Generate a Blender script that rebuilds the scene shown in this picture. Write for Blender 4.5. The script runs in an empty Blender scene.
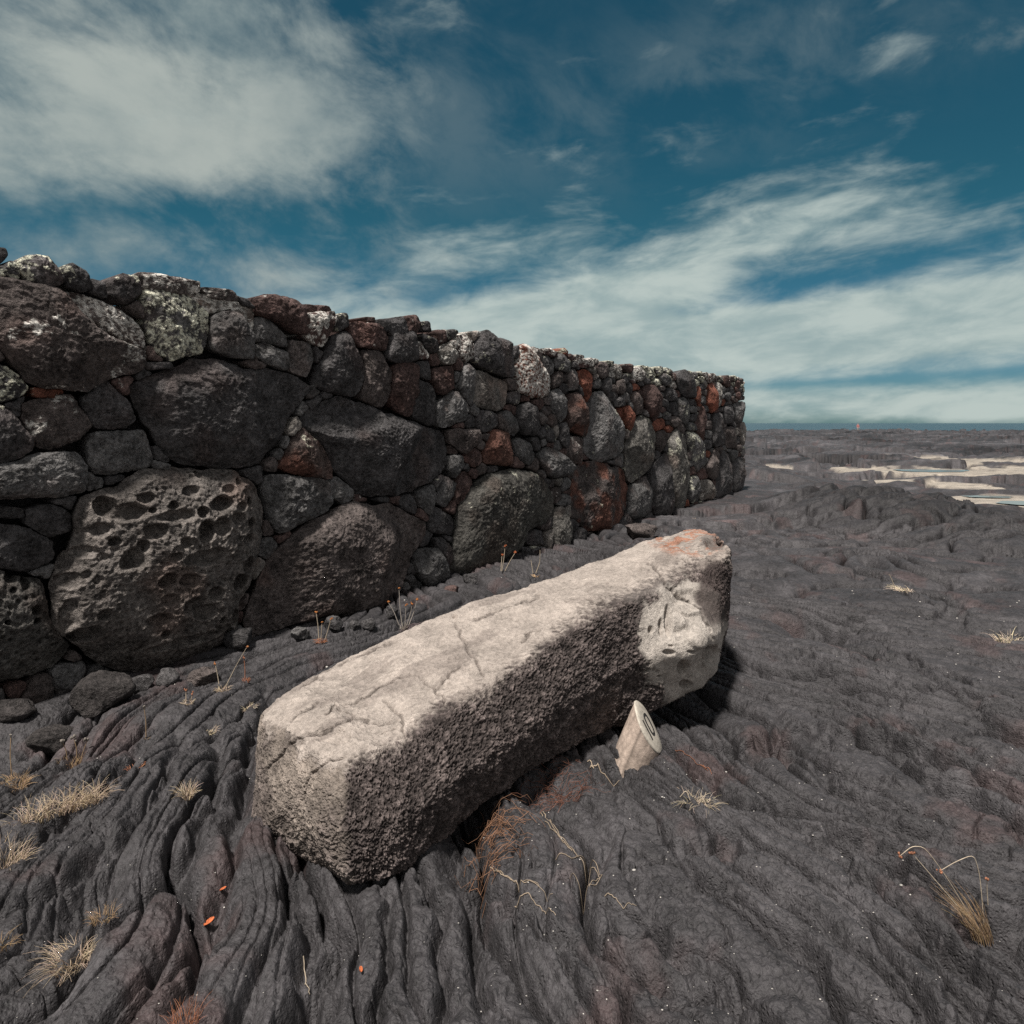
import bpy, math, random
import numpy as np
rng = np.random.RandomState(7); random.seed(7)
R = math.radians
scene = bpy.context.scene
COL = scene.collection
CAMZ, F, HX, HY = 1.5, 683.0, 512.0, 423.0

# ------------------------------------------------------------------ noise
PERM = rng.permutation(256).astype(np.int32); PERM = np.concatenate([PERM, PERM, PERM])
_g = rng.normal(size=(256, 3)); GRAD = (_g/np.linalg.norm(_g, axis=1)[:, None])
_a = rng.rand(256)*2*np.pi; G2x, G2y = np.cos(_a), np.sin(_a)
def perlin2(x, y):
    x = np.asarray(x, float); y = np.asarray(y, float)
    xi = np.floor(x).astype(np.int64); yi = np.floor(y).astype(np.int64)
    xf = x-xi; yf = y-yi; xi &= 255; yi &= 255
    u = xf*xf*xf*(xf*(xf*6-15)+10); v = yf*yf*yf*(yf*(yf*6-15)+10)
    def g(ix, iy, dx, dy):
        h = PERM[PERM[ix & 255]+(iy & 255)]
        return G2x[h]*dx+G2y[h]*dy
    a = g(xi, yi, xf, yf); b = g(xi+1, yi, xf-1, yf); c = g(xi, yi+1, xf, yf-1); d = g(xi+1, yi+1, xf-1, yf-1)
    return ((a+(b-a)*u)+((c+(d-c)*u)-(a+(b-a)*u))*v)*1.5
def perlin3(p):
    i = np.floor(p).astype(np.int64); f = p-i; i &= 255
    w = f*f*f*(f*(f*6-15)+10)
    out = 0.0
    for cx in (0, 1):
        for cy in (0, 1):
            for cz in (0, 1):
                h = PERM[PERM[PERM[(i[:, 0]+cx) & 255]+((i[:, 1]+cy) & 255)]+((i[:, 2]+cz) & 255)]
                gr = GRAD[h]
                d = gr[:, 0]*(f[:, 0]-cx)+gr[:, 1]*(f[:, 1]-cy)+gr[:, 2]*(f[:, 2]-cz)
                wt = (w[:, 0] if cx else 1-w[:, 0])*(w[:, 1] if cy else 1-w[:, 1])*(w[:, 2] if cz else 1-w[:, 2])
                out = out+d*wt
    return out*1.5
def fbm3(p, o=4, g=.5):
    s = 0; a = 1.0
    for k in range(o):
        s = s+a*perlin3(p*2**k+17.3*k); a *= g
    return s
def fbm2(x, y, o=4, g=.5):
    s = 0; a = 1.0
    for k in range(o):
        s = s+a*perlin2(x*2**k+7.7*k, y*2**k+3.1*k); a *= g
    return s
def worley3(p):
    """distance to the nearest feature point, in cells"""
    i = np.floor(p).astype(np.int64); best = np.full(len(p), 9.0)
    for cx in (-1, 0, 1):
        for cy in (-1, 0, 1):
            for cz in (-1, 0, 1):
                c = i+np.array([cx, cy, cz])
                h = PERM[PERM[PERM[c[:, 0] & 255]+(c[:, 1] & 255)]+(c[:, 2] & 255)]
                q = c+GRAD[h]*.45+.5
                best = np.minimum(best, ((q-p)**2).sum(1))
    return np.sqrt(best)
def sstep(a, b, x):
    t = np.clip((x-a)/(b-a), 0, 1); return t*t*(3-2*t)

# ------------------------------------------------------------------ mesh helpers
def make_mesh(name, verts, quads=None, tris=None, col=None, smooth=True):
    me = bpy.data.meshes.new(name)
    verts = np.asarray(verts, np.float32)
    q = np.zeros((0, 4), np.int32) if quads is None else np.asarray(quads, np.int32).reshape(-1, 4)
    t = np.zeros((0, 3), np.int32) if tris is None else np.asarray(tris, np.int32).reshape(-1, 3)
    me.vertices.add(len(verts)); me.vertices.foreach_set('co', verts.ravel())
    idx = np.concatenate([q.ravel(), t.ravel()])
    tot = np.concatenate([np.full(len(q), 4), np.full(len(t), 3)]).astype(np.int32)
    st = np.concatenate([[0], np.cumsum(tot)[:-1]]).astype(np.int32)
    me.loops.add(len(idx)); me.loops.foreach_set('vertex_index', idx.astype(np.int32))
    me.polygons.add(len(tot)); me.polygons.foreach_set('loop_start', st); me.polygons.foreach_set('loop_total', tot)
    me.update(calc_edges=True)
    me.polygons.foreach_set('use_smooth', np.full(len(tot), smooth))
    if col is not None:
        c = np.ones((len(verts), 4), np.float32); c[:, :3] = col
        a = me.attributes.new('Col', 'FLOAT_COLOR', 'POINT'); a.data.foreach_set('color', c.ravel())
    me.validate(); me.update()
    return me
def obj(name, me, mat, parent=None, loc=None):
    o = bpy.data.objects.new(name, me); COL.objects.link(o)
    if mat: me.materials.append(mat)
    if parent: o.parent = parent
    if loc is not None: o.location = loc
    return o
def tag(o, label=None, cat=None, group=None, kind=None):
    if label: o['label'] = label
    if cat: o['category'] = cat
    if group: o['group'] = group
    if kind: o['kind'] = kind
    return o
def empty(name, loc=(0, 0, 0)):
    o = bpy.data.objects.new(name, None); COL.objects.link(o); o.location = loc; return o
def grid_quads(nr, nc, wrap=False):
    i = np.arange(nr-1)[:, None]*nc; m = nc if wrap else nc-1
    j = np.arange(m)[None, :]; k = (j+1) % nc
    return np.stack([i+j, i+k, i+nc+k, i+nc+j], -1).reshape(-1, 4)
class MB:
    """collects tapered tubes and loose meshes into one mesh"""
    def __init__(s): s.v = []; s.q = []; s.c = []; s.n = 0
    def tube(s, pts, r0, r1, col, sides=4, jitter=0):
        pts = np.asarray(pts, float); n = len(pts)
        tan = np.gradient(pts, axis=0); tan /= np.linalg.norm(tan, axis=1)[:, None]+1e-9
        up = np.tile([0.31, 0.2, .93], (n, 1)); a = np.cross(tan, up); a /= np.linalg.norm(a, axis=1)[:, None]+1e-9
        b = np.cross(tan, a); rr = np.linspace(r0, r1, n)[:, None, None]
        th = np.linspace(0, 2*np.pi, sides, endpoint=False)
        ring = pts[:, None]+rr*(a[:, None]*np.cos(th)[None, :, None]+b[:, None]*np.sin(th)[None, :, None])
        s.v.append(ring.reshape(-1, 3)); s.q.append(grid_quads(n, sides, True)+s.n); s.n += n*sides
        s.c.append(np.tile(col, (n*sides, 1)))
    def blob(s, c, r, col, n=6, sd=0):
        th = np.linspace(0, np.pi, n); ph = np.linspace(0, 2*np.pi, 2*n, endpoint=False)
        d = np.stack([np.sin(th)[:, None]*np.cos(ph), np.sin(th)[:, None]*np.sin(ph), np.repeat(np.cos(th)[:, None], 2*n, 1)], -1).reshape(-1, 3)
        k = 1+.35*perlin3(d*1.4+sd)
        s.v.append(np.asarray(c)+d*np.asarray(r)*k[:, None]); s.q.append(grid_quads(n, 2*n, True)+s.n); s.n += len(d)
        s.c.append(np.tile(col, (len(d), 1)))
    def build(s, name, mat, parent=None, loc=(0, 0, 0)):
        v = np.concatenate(s.v)-np.asarray(loc) if parent is None else np.concatenate(s.v)-np.asarray(parent.location if parent.parent is None else parent.parent.location)
        me = make_mesh(name, v, np.concatenate(s.q), col=np.concatenate(s.c))
        return obj(name, me, mat, parent, loc if parent is None else None)

# ------------------------------------------------------------------ materials
def nt(mat): mat.use_nodes = True; return mat.node_tree, mat.node_tree.nodes, mat.node_tree.links
def rock_material(name, s1, s2, s3, b1, b2, contrast=.55, rough=.92, pits=0.0, spec=.25):
    m = bpy.data.materials.new(name); T, N, L = nt(m); bs = N['Principled BSDF']
    bs.inputs['Roughness'].default_value = rough; bs.inputs['Specular IOR Level'].default_value = spec
    at = N.new('ShaderNodeAttribute'); at.attribute_name = 'Col'
    geo = N.new('ShaderNodeNewGeometry')
    def noise(sc, det=6, ro=.6):
        n = N.new('ShaderNodeTexNoise'); n.inputs['Scale'].default_value = sc; n.inputs['Detail'].default_value = det
        n.inputs['Roughness'].default_value = ro; L.new(geo.outputs['Position'], n.inputs['Vector']); return n.outputs[0]
    def math_(op, a, b):
        n = N.new('ShaderNodeMath'); n.operation = op
        for i, x in enumerate((a, b)):
            if hasattr(x, 'links') or hasattr(x, 'is_linked'): L.new(x, n.inputs[i])
            else: n.inputs[i].default_value = x
        return n.outputs[0]
    n1, n2, n3 = noise(s1), noise(s2), noise(s3, 3)
    mix = math_('ADD', math_('MULTIPLY', n1, .30), math_('ADD', math_('MULTIPLY', n2, .40), math_('MULTIPLY', n3, .3)))
    mr = N.new('ShaderNodeMapRange'); L.new(mix, mr.inputs[0])
    mr.inputs[1].default_value = .40; mr.inputs[2].default_value = .60
    mr.inputs[3].default_value = 1-contrast; mr.inputs[4].default_value = 1+contrast
    mul = N.new('ShaderNodeVectorMath'); mul.operation = 'SCALE'
    L.new(at.outputs['Color'], mul.inputs[0]); L.new(mr.outputs[0], mul.inputs['Scale']); L.new(mul.outputs[0], bs.inputs['Base Color'])
    h = math_('ADD', math_('MULTIPLY', n2, b1), math_('MULTIPLY', n3, b2))
    if pits:
        v = N.new('ShaderNodeTexVoronoi'); v.inputs['Scale'].default_value = s3*.55; L.new(geo.outputs['Position'], v.inputs['Vector'])
        p = N.new('ShaderNodeMapRange'); L.new(v.outputs['Distance'], p.inputs[0]); p.inputs[1].default_value = .05; p.inputs[2].default_value = .35
        h = math_('ADD', h, math_('MULTIPLY', p.outputs[0], pits))
    bp = N.new('ShaderNodeBump'); bp.inputs['Strength'].default_value = 1; bp.inputs['Distance'].default_value = 1
    L.new(h, bp.inputs['Height']); L.new(bp.outputs[0], bs.inputs['Normal'])
    return m
M_STONE = rock_material('basalt', 7, 42, 160, .030, .009, .75, pits=.005)
M_LAVA = rock_material('pahoehoe_lava', 3.5, 34, 130, 0.0085, .0045, .48, rough=.62, pits=.003, spec=.42)
M_SLAB = rock_material('weathered_slab', 9, 55, 210, .012, .006, .32)
M_DRY = rock_material('dry_grass', 20, 90, 300, 0, 0, .25, .8)
M_WOOD = rock_material('weathered_wood', 14, 60, 260, .002, .0008, .28, .8)
def plain(name, col, rough=.7):
    m = bpy.data.materials.new(name); T, N, L = nt(m); b = N['Principled BSDF']
    n = N.new('ShaderNodeTexNoise'); n.inputs['Scale'].default_value = 90
    geo = N.new('ShaderNodeNewGeometry'); L.new(geo.outputs['Position'], n.inputs['Vector'])
    mx = N.new('ShaderNodeMix'); mx.data_type = 'RGBA'; L.new(n.outputs[0], mx.inputs[0])
    mx.inputs[6].default_value = (*[c*.75 for c in col], 1); mx.inputs[7].default_value = (*[min(1, c*1.25) for c in col], 1)
    L.new(mx.outputs[2], b.inputs['Base Color']); b.inputs['Roughness'].default_value = rough
    return m
def water_material(name, col, rough, bump):
    m = bpy.data.materials.new(name); T, N, L = nt(m); b = N['Principled BSDF']
    b.inputs['Base Color'].default_value = (*col, 1); b.inputs['Roughness'].default_value = rough; b.inputs['IOR'].default_value = 1.33
    n = N.new('ShaderNodeTexNoise'); n.inputs['Scale'].default_value = 1.2; n.inputs['Detail'].default_value = 4
    geo = N.new('ShaderNodeNewGeometry'); L.new(geo.outputs['Position'], n.inputs['Vector'])
    bp = N.new('ShaderNodeBump'); bp.inputs['Strength'].default_value = bump; bp.inputs['Distance'].default_value = .3
    L.new(n.outputs[0], bp.inputs['Height']); L.new(bp.outputs[0], b.inputs['Normal']); return m

# ------------------------------------------------------------------ projection helpers (used to read places off the photograph)
def unproj_z(px, py, z=0.0):
    d = np.asarray(py, float)-HY; Y = (CAMZ-z)*F/d
    return np.stack([(np.asarray(px, float)-HX)/F*Y, Y], -1)
def unproj_Y(px, py, Y): return np.array([(px-HX)/F*Y, Y, CAMZ-(py-HY)/F*Y])
def poly_dist(x, y, pts):
    """distance and 0..1 position along a polyline"""
    best = np.full(x.shape, 1e9); tt = np.zeros(x.shape); n = len(pts)-1
    for k in range(n):
        a, b = pts[k], pts[k+1]; d = b-a; L2 = (d**2).sum()
        t = np.clip(((x-a[0])*d[0]+(y-a[1])*d[1])/L2, 0, 1)
        e = np.hypot(x-a[0]-t*d[0], y-a[1]-t*d[1])
        m = e < best; best[m] = e[m]; tt[m] = (k+t[m])/n
    return best, tt

# ------------------------------------------------------------------ wall line (needed by the ground too)
W0 = np.array([-2.644, 3.527]); WD = np.array([.5556, .8315]); WN = np.array([WD[1], -WD[0]])   # WN points out of the face
WLEN = 14.15
def wall_uv(px, py, n=0.0):
    rx = (np.asarray(px, float)-HX)/F; O = W0+n*WN
    u = (rx*O[1]-O[0])/(WD[0]-rx*WD[1]); Y = O[1]+u*WD[1]
    return np.stack([u, CAMZ+(HY-np.asarray(py, float))/F*Y], -1)
def wall_xyz(u, v, n): return np.stack([W0[0]+u*WD[0]+n*WN[0], W0[1]+u*WD[1]+n*WN[1], v], -1)

# ------------------------------------------------------------------ ground
CREV = [  # pixel polyline, width m, depth m
 ([(268, 690), (250, 745), (246, 800), (236, 840), (226, 880), (206, 930), (190, 985), (160, 1024)], .035, .10),
 ([(216, 728), (212, 790), (197, 850), (150, 890), (110, 925), (60, 975), (20, 1000)], .04, .09),
 ([(180, 735), (165, 790), (120, 840), (60, 880), (0, 925)], .03, .06),
 ([(150, 730), (110, 790), (60, 830), (0, 872)], .04, .08),
 ([(100, 715), (60, 760), (0, 800)], .05, .08),
 ([(175, 935), (150, 975), (120, 1024)], .025, .05),
 ([(288, 850), (300, 900), (312, 940), (300, 985), (282, 1024)], .03, .08),
 ([(384, 890), (392, 940), (386, 965), (378, 1004), (372, 1040)], .025, .07),
 ([(418, 862), (434, 905), (441, 960), (443, 1040)], .022, .08),
 ([(452, 830), (462, 890), (472, 950), (480, 1040)], .03, .05),
 ([(440, 835), (480, 880), (540, 910), (580, 960), (625, 990), (640, 1040)], .03, .07),
 ([(610, 900), (660, 935), (720, 985), (770, 1040)], .02, .035),
 ([(600, 800), (700, 850), (800, 905), (900, 985), (940, 1040)], .018, .03),
 ([(655, 735), (705, 768), (745, 800), (790, 800), (824, 811), (864, 836), (904, 865), (955, 898), (1021, 953), (1080, 1000)], .045, .085),
 ([(770, 700), (800, 745), (850, 790), (900, 820), (980, 850), (1060, 880)], .03, .04),
 ([(760, 650), (850, 690), (950, 745), (1060, 800)], .03, .035),
 ([(905, 655), (950, 690), (1010, 730), (1080, 770)], .05, .07),
 ([(690, 640), (760, 668), (840, 700), (960, 770), (1080, 830)], .018, .05),
 ([(700, 820), (780, 860), (870, 930), (930, 1000), (950, 1040)], .013, .06), ([(640, 860), (740, 900), (820, 960), (860, 1040)], .014, .06),
 ([(860, 720), (930, 760), (1040, 805)], .016, .06), ([(780, 690), (860, 720), (960, 745), (1060, 780)], .016, .06), ([(760, 806), (840, 850), (900, 905), (970, 990)], .012, .05),
 ([(560, 880), (640, 920), (720, 960), (800, 1040)], .012, .05), ([(880, 640), (950, 670), (1060, 705)], .018, .07), ([(730, 720), (790, 740), (880, 790), (990, 835)], .016, .06),
 ([(500, 900), (560, 950), (600, 1040)], .012, .05), ([(850, 870), (930, 930), (1030, 1010)], .013, .05),
]
HOLL = [
 (612, 775, .085, .09, .042),   # px, py, radius m (x, y), depth
 (92, 888, .10, .22, .14), (715, 742, .22, .22, .05), (790, 800, .12, .10, .04), (690, 700, .35, .25, .08), (822, 628, .26, .22, .17),
 (30, 985, .12, .15, .08), (235, 800, .04, .14, .07), (250, 1010, .04, .09, .05), (470, 815, .10, .12, .10), (545, 790, .12, .10, .06),
 (60, 745, .5, .25, .07), (800, 500, 1.2, .9, .12), (770, 590, .3, .25, .06), (960, 590, .4, .35, .08),
]
POOLS = [  # px, py, half width px, half depth px
 (900, 469, 60, 4.0), (985, 472, 70, 4.0), (960, 459, 55, 2.6), (885, 479, 34, 2.0), (965, 484, 26, 4.5), (985, 496, 40, 3.5), (1040, 500, 45, 5), (1000, 538, 44, 6), (1060, 470, 60, 6),
 (772, 466, 14, 2.2), (800, 473, 20, 1.6), (1000, 430, 18, 1.2), (815, 428.5, 6, .8),
]
WATER = [(928, 470, 34, 1.3), (988, 496, 22, 1.1), (1044, 503, 40, 2.6)]
C0 = np.array([-1.34, 7.15])
def ground_h(x, y, full=False):
    x = np.asarray(x, float); y = np.asarray(y, float)
    sh = x.shape; x = x.ravel(); y = y.ravel()
    dx, dy = x-C0[0], y-C0[1]; rad = np.hypot(dx, dy)
    wx = .35*fbm2(x*.9, y*.9, 2)
    ang = np.arctan2(dx, -dy)                       # 0 = straight towards the camera
    fan = sstep(1.6, 3.4, rad); s = ang*4.3*fan+(1-fan)*x*1.25+wx*.5; t = rad
    far = sstep(5.5, 10, y)
    # far field: flow lines run across the view
    s = s*(1-far)+(y*.55-x*.12+wx)*far; t = t*(1-far)+(x*.8+y*.2)*far
    left = 1-sstep(.1, 1.0, x+.25*(2.5-y)*0)
    A = .5+.5*left
    wr = .22*fbm2(x*2.2+5, y*2.2, 3)
    n1 = perlin2(s*2.1+3.3+wr*.6, t*.40+1.7); n3 = perlin2(s*10+2.2+wr*2.2, t*1.9+8.8)
    def rope(T, sharp=.45, groove=.05, gd=.45):
        q = T-np.floor(T); m = np.minimum(q, 1-q)
        return (4*q*(1-q))**sharp-.75-gd*np.exp(-(m/groove)**2)
    wob = fbm2(x*6+2, y*6, 3, .5)
    # ropes of crust drawn out along the flow; wide lobes on the left, narrower ones on the right
    TL = s*2.0+.95*perlin2(s*1.3+3, t*.34+1)+.40*perlin2(s*3.2+7, t*.9+4)+.05*wob
    TM = s*6.2+1.5*perlin2(s*1.4+13, t*.30+1)+.55*perlin2(s*3.4+17, t*.70+4)+.06*wob
    TS = s*17+2.6*perlin2(s*1.9+23, t*.45+1)+1.0*perlin2(s*6+27, t*1.1+4)+.14*wob
    mk = sstep(-.45, .35, perlin2(x*.9+9, y*.9)); mk2 = sstep(-.3, .35, perlin2(x*1.7+19, y*1.7+4))
    nr = 1-sstep(8, 13, y)
    h = left*.10*rope(TL, .5, .032, .7)
    h += nr*(.007+.013*mk+(1-left)*(.020+.040*mk))*(1+.38*np.clip(y-2.4, 0, 5))*rope(TM, .42, .055, 1.7)
    h += nr*(.0015+.006*mk2+(1-left)*(.005+.012*mk2))*(1-sstep(3.6, 5.6, y))*rope(TS, .5, .09, 1.3)
    h += nr*.07*n1*(1-left*.4)
    # crust broken across the flow
    br = t*2.1+1.3*perlin2(x*1.6, y*1.6+40)+.3*wob; q = br-np.floor(br); h -= nr*.034*np.exp(-(np.minimum(q, 1-q)/.026)**2)*sstep(.05, .35, perlin2(x*1.5+50, y*1.5))
    f1 = perlin2(x*3.2+.3*n3+11, y*4.5+wr*2); h -= nr*.020*np.exp(-(f1/.035)**2)*sstep(0, .3, perlin2(x*2.1, y*2.1+77))
    pt = fbm2(x*1.9+8, y*2.6+2, 3, .5); h -= .06*sstep(.42, .60, pt)*(1-left*.7)*nr
    iso = fbm2(x*9, y*9, 4, .55); h += .0050*iso*(.25+.75*nr)
    h += (.0042*fbm2(x*46, y*46, 2, .65)+.0040*np.abs(perlin2(x*21+3*wr, y*21))-.002*np.abs(perlin2(x*60, y*60)))*(1-sstep(4, 8, y))
    hc = perlin2(x*7+.6*n3, y*9+2*wr); h -= nr*(.004+.007*left)*np.exp(-(hc/.03)**2)*sstep(-.1, .25, perlin2(x*3.1+7, y*3.1+70))
    # further out the ropes run across the view and grow into broken ledges
    ly = np.log(np.maximum(y, 1.0))
    fr_ = sstep(5.5, 10, y); pw = np.clip(.021*y, .08, 1.0)
    def ledge(T, e=.07):      # a low riser facing the sea-less side, then a gentle fall
        q = T-np.floor(T); return (1-q)*sstep(0, e, q)
    TF = ly*4.6-x*.06+1.25*perlin2(x*.13+3, ly*2.6)+.45*perlin2(x*.40, ly*7)+.14*fbm2(x*1.1, ly*17, 3)
    h += fr_*pw*(.25+.75*sstep(-.3, .25, perlin2(x*.10+30, ly*3)))*(.75*ledge(TF)+.25*rope(TF, .5, .07)-.3)
    TG = ly*12+x*.1+1.5*perlin2(x*.22+13, ly*6)+.7*perlin2(x*.6+5, ly*15)+.16*fbm2(x*1.7, ly*36, 3)
    h += fr_*pw*.40*sstep(-.25, .3, perlin2(x*.3+60, ly*5))*(.6*ledge(TG, .12)+.4*rope(TG, .5, .12)-.3)
    # slow swells
    h += .05*fbm2(x*.5+4, y*.5, 2)*sstep(2.5, 6, y)
    h += .10*fbm2(x*.16+4, y*.10, 3)*sstep(8, 25, y)
    rough = sstep(9, 16, y)
    h += rough*.12*fbm2(x*.35, y*.5, 3, .5)
    # ledge steps far out
    for (y0, amp, fr) in ((27, .22, .06), (40, .25, .05), (62, .3, .03), (95, .35, .02)):
        h -= amp*.5*np.exp(-((y-(y0+6*perlin2(x*fr, x*0+y0)*(y0/27)))/(y0*.035))**2)
    # outcrop on the right
    oc = np.exp(-(((x-6.0+.10*(y-11))/1.35)**2+((y-10.8)/2.7)**2)**1.6)
    om = oc > .02
    lumps = np.zeros(len(x))
    if om.any():
        xo, yo = x[om]+.15*perlin2(x[om]*3, y[om]*3), y[om]+.15*perlin2(x[om]*3+9, y[om]*3)
        q = np.stack([xo*1.25, yo*.95, xo*0], -1); l1 = 1-worley3(q)**2; l2 = 1-worley3(q*2.6+5)**2
        lumps[om] = .48*np.sqrt(np.clip(l1-.15, 0.0, 1))+.13*np.clip(l2, 0, 1)-.12
    h += oc*(lumps+.02)
    # the shelf drops towards the pools
    h -= .34*sstep(4.6, 7.6, x-.14*y)*sstep(8, 12, y)*(1-sstep(30, 48, y))*(1-oc)
    sand = np.zeros(len(x))
    near = y < 5.2
    xn, yn = x[near], y[near]
    if near.any():
        hn = np.zeros(len(xn)); wob = .03*fbm2(xn*5, yn*5, 3); 
        for pts, w, d in CREV:
            P = unproj_z(*np.array(pts, float).T)
            e, tt = poly_dist(xn+wob, yn+wob*.7, P)
            w2 = w*(.6+.7*np.abs(perlin2(tt*7+w*99, tt*0+d*77)))*(1+.3*(P[:, 0].mean() > .3))
            hn -= d*(1+.25*(P[:, 0].mean() > .3))*np.exp(-(e/w2)**2)*np.clip(4*np.minimum(tt+.1, 1.1-tt), 0, 1)
        h[near] += hn
    for (px, py, rx, ry, d) in HOLL:
        c = unproj_z(px, py)
        h -= d*np.exp(-(((x-c[0])/rx)**2+((y-c[1])/ry)**2)**1.5)
    for (px, py, hw, hd) in POOLS:
        c = unproj_z(px, py, -.25); Y = c[1]
        rx = hw/F*Y; ry = Y*hd/(py-HY)
        e = ((x-c[0])/rx)**2+((y-c[1])/ry)**2+.9*fbm2(x*.8+px, y*.8, 3)
        sand = np.maximum(sand, 1-sstep(.55, 1.1, e))
    lvl = np.where(y > 60, h, -.30-.0*y)
    flat = np.where(y > 9, sand*.9, 0)
    h = h*(1-flat)+(lvl+.02*fbm2(x*.5, y*.5, 2))*flat
    for (px, py, hw, hd) in WATER:
        c = unproj_z(px, py, -.27); Y = c[1]; rx = hw/F*Y; ry = Y*hd/(py-HY)
        wm = 1-sstep(1.5, 2.1, np.hypot((x-c[0])/rx, (y-c[1])/ry)); h = h*(1-wm)+(-.30-.02*(1-sstep(.7, 1.1, np.hypot((x-c[0])/rx, (y-c[1])/ry))))*wm+0*wm; sand = np.maximum(sand, wm)
    # shoreline: the shelf ends and dips under the sea
    sh_y = 150+14*perlin2(x*.02, x*0)+6*perlin2(x*.09, x*0+3)
    h = h-.15*sstep(45, 110, y)
    h = h-4*sstep(sh_y-2, sh_y+16, y)
    # the lava laps up against the wall foot
    if full: return h.reshape(sh), sand.reshape(sh), n1.reshape(sh), iso.reshape(sh), n3.reshape(sh), oc.reshape(sh)
    return h.reshape(sh)
def ground_z(x, y): return float(ground_h(np.array([x]), np.array([y]))[0])
def on_ground(px, py):
    z = 0.0
    for _ in range(12):
        p = unproj_z(px, py, z); z = .5*z+.5*float(ground_h(np.array([p[0]]), np.array([p[1]]))[0])
    p = unproj_z(px, py, z)
    return np.array([p[0], p[1], float(ground_h(np.array([p[0]]), np.array([p[1]]))[0])])

def build_ground():
    d = np.concatenate([np.arange(640, 400, -1.0), np.arange(400, 130, -.5), np.arange(130, 12, -.34), np.arange(12, 5.4, -.16)])
    Y = 1024.5/d
    Y = np.concatenate([np.arange(-6, 0, .25), np.arange(0, Y[0]-.02, .05), Y])
    t = np.concatenate([-np.geomspace(7, .86, 40)[:-1], np.linspace(-.86, .86, 1800), np.geomspace(.86, 7, 40)[1:]])
    YY, TT = np.meshgrid(Y, t, indexing='ij'); XX = TT*(np.maximum(YY, .9)+.6)
    h, sand, n1, iso, n3, oc = ground_h(XX, YY, True)
    x, y = XX.ravel(), YY.ravel()
    base = np.array([.048, .0447, .0468])
    tint = fbm2(x*.8+3, y*.8, 3); t2 = fbm2(x*3.1, y*3.1+5, 3)
    t3 = fbm2(x*13, y*13+5, 4, .7); c = base[None]*(1+.16*tint+.15*t2+.22*t3*(y < 14))[:, None]
    fb = fbm2(x*.12, y*.34, 4, .6)*sstep(14, 30, y); c = c*np.clip(1+.9*fb, .35, 2)[:, None]
    rust = sstep(.25, .8, fbm2(x*1.7+20, y*1.7, 4, .6)); c = c*(1-rust[:, None]*.5)+np.array([.078, .050, .048])*rust[:, None]*.5
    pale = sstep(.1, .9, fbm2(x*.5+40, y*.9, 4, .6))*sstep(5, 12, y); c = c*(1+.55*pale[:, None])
    grey = sstep(.2, .75, fbm2(x*2.3+60, y*2.3, 4, .65)); c = c*(1+.30*grey[:, None])
    s = sand.ravel()*(y > 9)*(.75+.25*sstep(-.4, .3, fbm2(x*1.3, y*1.3, 3)))
    c = c*(1-s[:, None])+np.array([.40, .35, .29])*s[:, None]
    oo = oc.ravel()[:, None]; c = c*(1-.55*oo)
    v = np.stack([x, y, h.ravel()], -1)
    me = make_mesh('lava_ground', v, grid_quads(len(Y), len(t)), col=c)
    return tag(obj('lava_ground', me, M_LAVA), kind='structure')
build_ground()

def quad_sheet(name, x0, x1, y0, y1, z, mat, nx=2, ny=2):
    X, Y = np.meshgrid(np.linspace(x0, x1, nx), np.linspace(y0, y1, ny))
    me = make_mesh(name, np.stack([X.ravel(), Y.ravel(), np.full(X.size, z)], -1), grid_quads(ny, nx))
    return tag(obj(name, me, mat), kind='structure')
M_SEA = water_material('sea_water', (.012, .045, .07), .28, .5)
M_POOL = water_material('pool_water', (.16, .18, .17), .10, .004)
quad_sheet('sea', -9000, 9000, 120, 9000, -1.6, M_SEA)
quad_sheet('sea_bed', -9000, 9000, 110, 9000, -4.5, plain('sea_bed', (.03, .05, .06)))
# shallow tide pools lying on the pale sand
def pool(px, py, hw, hd, seed):
    c = unproj_z(px, py, -.27); Y = c[1]; rx = hw/F*Y; ry = Y*hd/(py-HY)
    th = np.linspace(0, 2*np.pi, 60, endpoint=False)
    k = 1+.35*perlin2(np.cos(th)*1.6+seed, np.sin(th)*1.6)
    pts = np.stack([c[0]+rx*k*np.cos(th), c[1]+ry*k*np.sin(th), np.full(60, -.285+.0015*seed)], -1)
    v = np.concatenate([pts, [[c[0], c[1], -.285+.0015*seed]]])
    me = make_mesh('tide_pool', v, tris=[(i, (i+1) % 60, 60) for i in range(60)])
    tag(obj('tide_pool', me, M_POOL), kind='structure')
for k, p in enumerate(WATER): pool(*p, k*3.7)

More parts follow.
